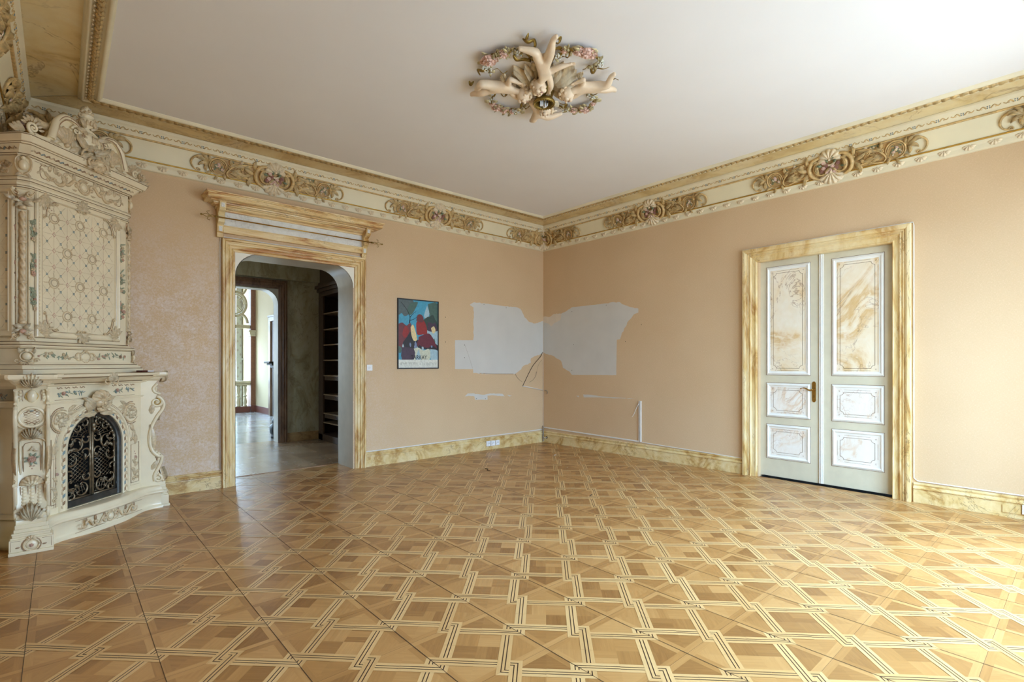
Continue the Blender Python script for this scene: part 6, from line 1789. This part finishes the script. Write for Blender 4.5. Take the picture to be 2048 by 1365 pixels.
# garlands with roses
G = [[(-.06, .38), (-.153, .483), (-.225, .529), (-.289, .512), (-.366, .485), (-.42, .457), (-.477, .406), (-.467, .326), (-.449, .243)],
     [(.037, .318), (.087, .414), (.159, .505), (.238, .52), (.319, .505), (.38, .449), (.452, .359), (.416, .271)],
     [(-.433, -.079), (-.471, -.175), (-.48, -.263), (-.412, -.343), (-.355, -.393), (-.278, -.398), (-.207, -.356)],
     [(.079, -.268), (.157, -.378), (.272, -.417), (.347, -.406), (.413, -.379), (.469, -.263), (.432, -.175), (.378, -.048)]]
RS = [[(.66, .052), (.42, .038), (.50, .026), (.76, .03)], [(.46, .040), (.62, .050), (.74, .034), (.3, .026)], [(.44, .040), (.62, .036), (.30, .026), (.78, .03)], [(.34, .034), (.54, .040), (.48, .028), (.66, .024)]]
for gi, P in enumerate(G):
    rr = random.Random(20 + gi); Q = smooth_path(P, 5); n = len(Q)
    g = MB(MF); g.tube([(x, y, .035 + .012 * sin(i)) for i, (x, y) in enumerate(Q)], [.011 - .004 * abs(2 * i / n - 1) for i in range(n)], 6)
    go = g.build('rose_garland', M['gold_dark'], med)
    lv = MB(MF); fw = MB(MF); bl_ = MB(MF)
    for k in range(46):
        i = rr.randrange(2, n); x, y = Q[i]; t = i / n
        if .12 < t: leaf(lv, x + rr.uniform(-.02, .02), y + rr.uniform(-.02, .02), rr.uniform(0, 6.28), rr.uniform(.04, .065), .011, rr.uniform(-.8, .8), .02, rr.uniform(.02, .05), 2, 5)
    for t, r_ in RS[gi]:
        x, y = Q[int(t * (n - 1))]; rose(fw, x + rr.uniform(-.01, .01), y + rr.uniform(-.01, .01), r_ * 1.25, .03, rr)
    for t in (.22, .86, .93):
        x, y = Q[int(t * (n - 1))]
        for k in range(12): bl_.blob((x + rr.uniform(-.028, .028), y + rr.uniform(-.028, .028), .04 + rr.uniform(0, .02)), (.009, .009, .007), 5, 3)
    lv.build('leaves', M['gold'] if gi == 9 else M['olive'] if 'olive' in M else M['gold_dark'], go); fw.build('roses', M['pink'], go); bl_.build('small_blossoms', M['blossom'], go)
# ribbons
RB = [[(-.06, .50), (-.09, .46), (-.12, .40), (-.104, .415), (-.16, .40), (-.215, .43), (-.235, .47), (-.20, .51)], [(-.163, .525), (-.11, .545), (-.07, .59), (-.075, .635), (-.12, .65), (-.16, .66)], [(-.12, .655), (-.128, .69), (-.115, .722)],
      [(.10, .415), (.15, .42), (.19, .44), (.20, .48), (.17, .50), (.12, .53), (.08, .56), (.075, .60), (.11, .62), (.12, .655), (.10, .67)],
      [(-.45, .28), (-.50, .30), (-.545, .27), (-.53, .235)], [(-.43, .29), (-.38, .285), (-.34, .25), (-.30, .25)], [(-.60, .11), (-.63, .10), (-.64, .12)], [(-.56, -.09), (-.50, -.07), (-.44, -.04), (-.40, -.06), (-.36, -.12), (-.33, -.09), (-.345, -.01)],
      [(-.20, -.27), (-.215, -.30), (-.20, -.33), (-.17, -.35), (-.13, -.33)], [(-.20, -.27), (-.16, -.27), (-.12, -.29)], [(.32, .23), (.33, .27), (.37, .28), (.40, .20), (.43, .24), (.48, .265), (.53, .25)],
      [(.28, -.03), (.30, -.06), (.35, -.06), (.38, -.11), (.43, -.14), (.50, -.13), (.52, -.08)], [(.12, -.28), (.18, -.29), (.21, -.32), (.19, -.36)], [(.07, -.38), (.11, -.36), (.16, -.37)], [(.02, -.50), (.06, -.51), (.09, -.53)], [(.58, .10), (.60, .08), (.63, .09)]]
rb = MB(MF)
for k, P in enumerate(RB):
    Q = smooth_path([(x, y, .030 + .022 * ((i + k) % 2)) for i, (x, y) in enumerate(P)], 5)
    rows = []
    for i, p in enumerate(Q):
        a = Vector(Q[max(i - 1, 0)]); b = Vector(Q[min(i + 1, len(Q) - 1)]); t = (b - a).normalized(); tw = .5 * sin(i * .45 + k)
        w = Vector((-t.y * cos(tw), t.x * cos(tw), .55 + sin(tw) * .6)).normalized() * .0125 * min(1, .3 + i / 5, .3 + (len(Q) - 1 - i) / 4)
        rows.append([tuple(Vector(p) - w), tuple(Vector(p) + w)])
    rb.grid(rows)
o = rb.build('ribbons', M['gold_dark'], med); sd_ = o.modifiers.new('thickness', 'SOLIDIFY'); sd_.thickness = .003; sd_.offset = 0
# ------------------------------------------------------------------ scraps on the floor
for (x, y, s, a, dk, lab) in ((-.86, -1.12, .045, .5, 0, 'white paper scrap on the floor nearest the room corner'), (-1.42, -1.9, .014, 0, 0, 'tiny white crumb on the floor before the right skirting'),
                              (-2.35, -1.30, .09, 1.2, 1, 'dark curled splinter on the floor near the left skirting'), (-2.35, -3.1, .03, .3, 1, 'small dark chip on the floor in the middle of the room')):
    mb = MB(T((x, y, .0022)) @ RZ(a))
    pts = smooth_path([(-s, 0), (-s * .3, s * .25), (s * .4, -s * .1), (s, s * .2)], 3)
    if dk: mb.tube([(px, py, .003) for px, py in pts], .004, 5)
    else: mb.prism([(-s, -s * .2), (s * .8, -s * .3), (s, s * .15), (-s * .6, s * .3)], 0, .0015)
    o = mb.build('floor_scrap', M['scrap_dark'] if dk else M['scrap']); tag(o, lab, 'scrap')
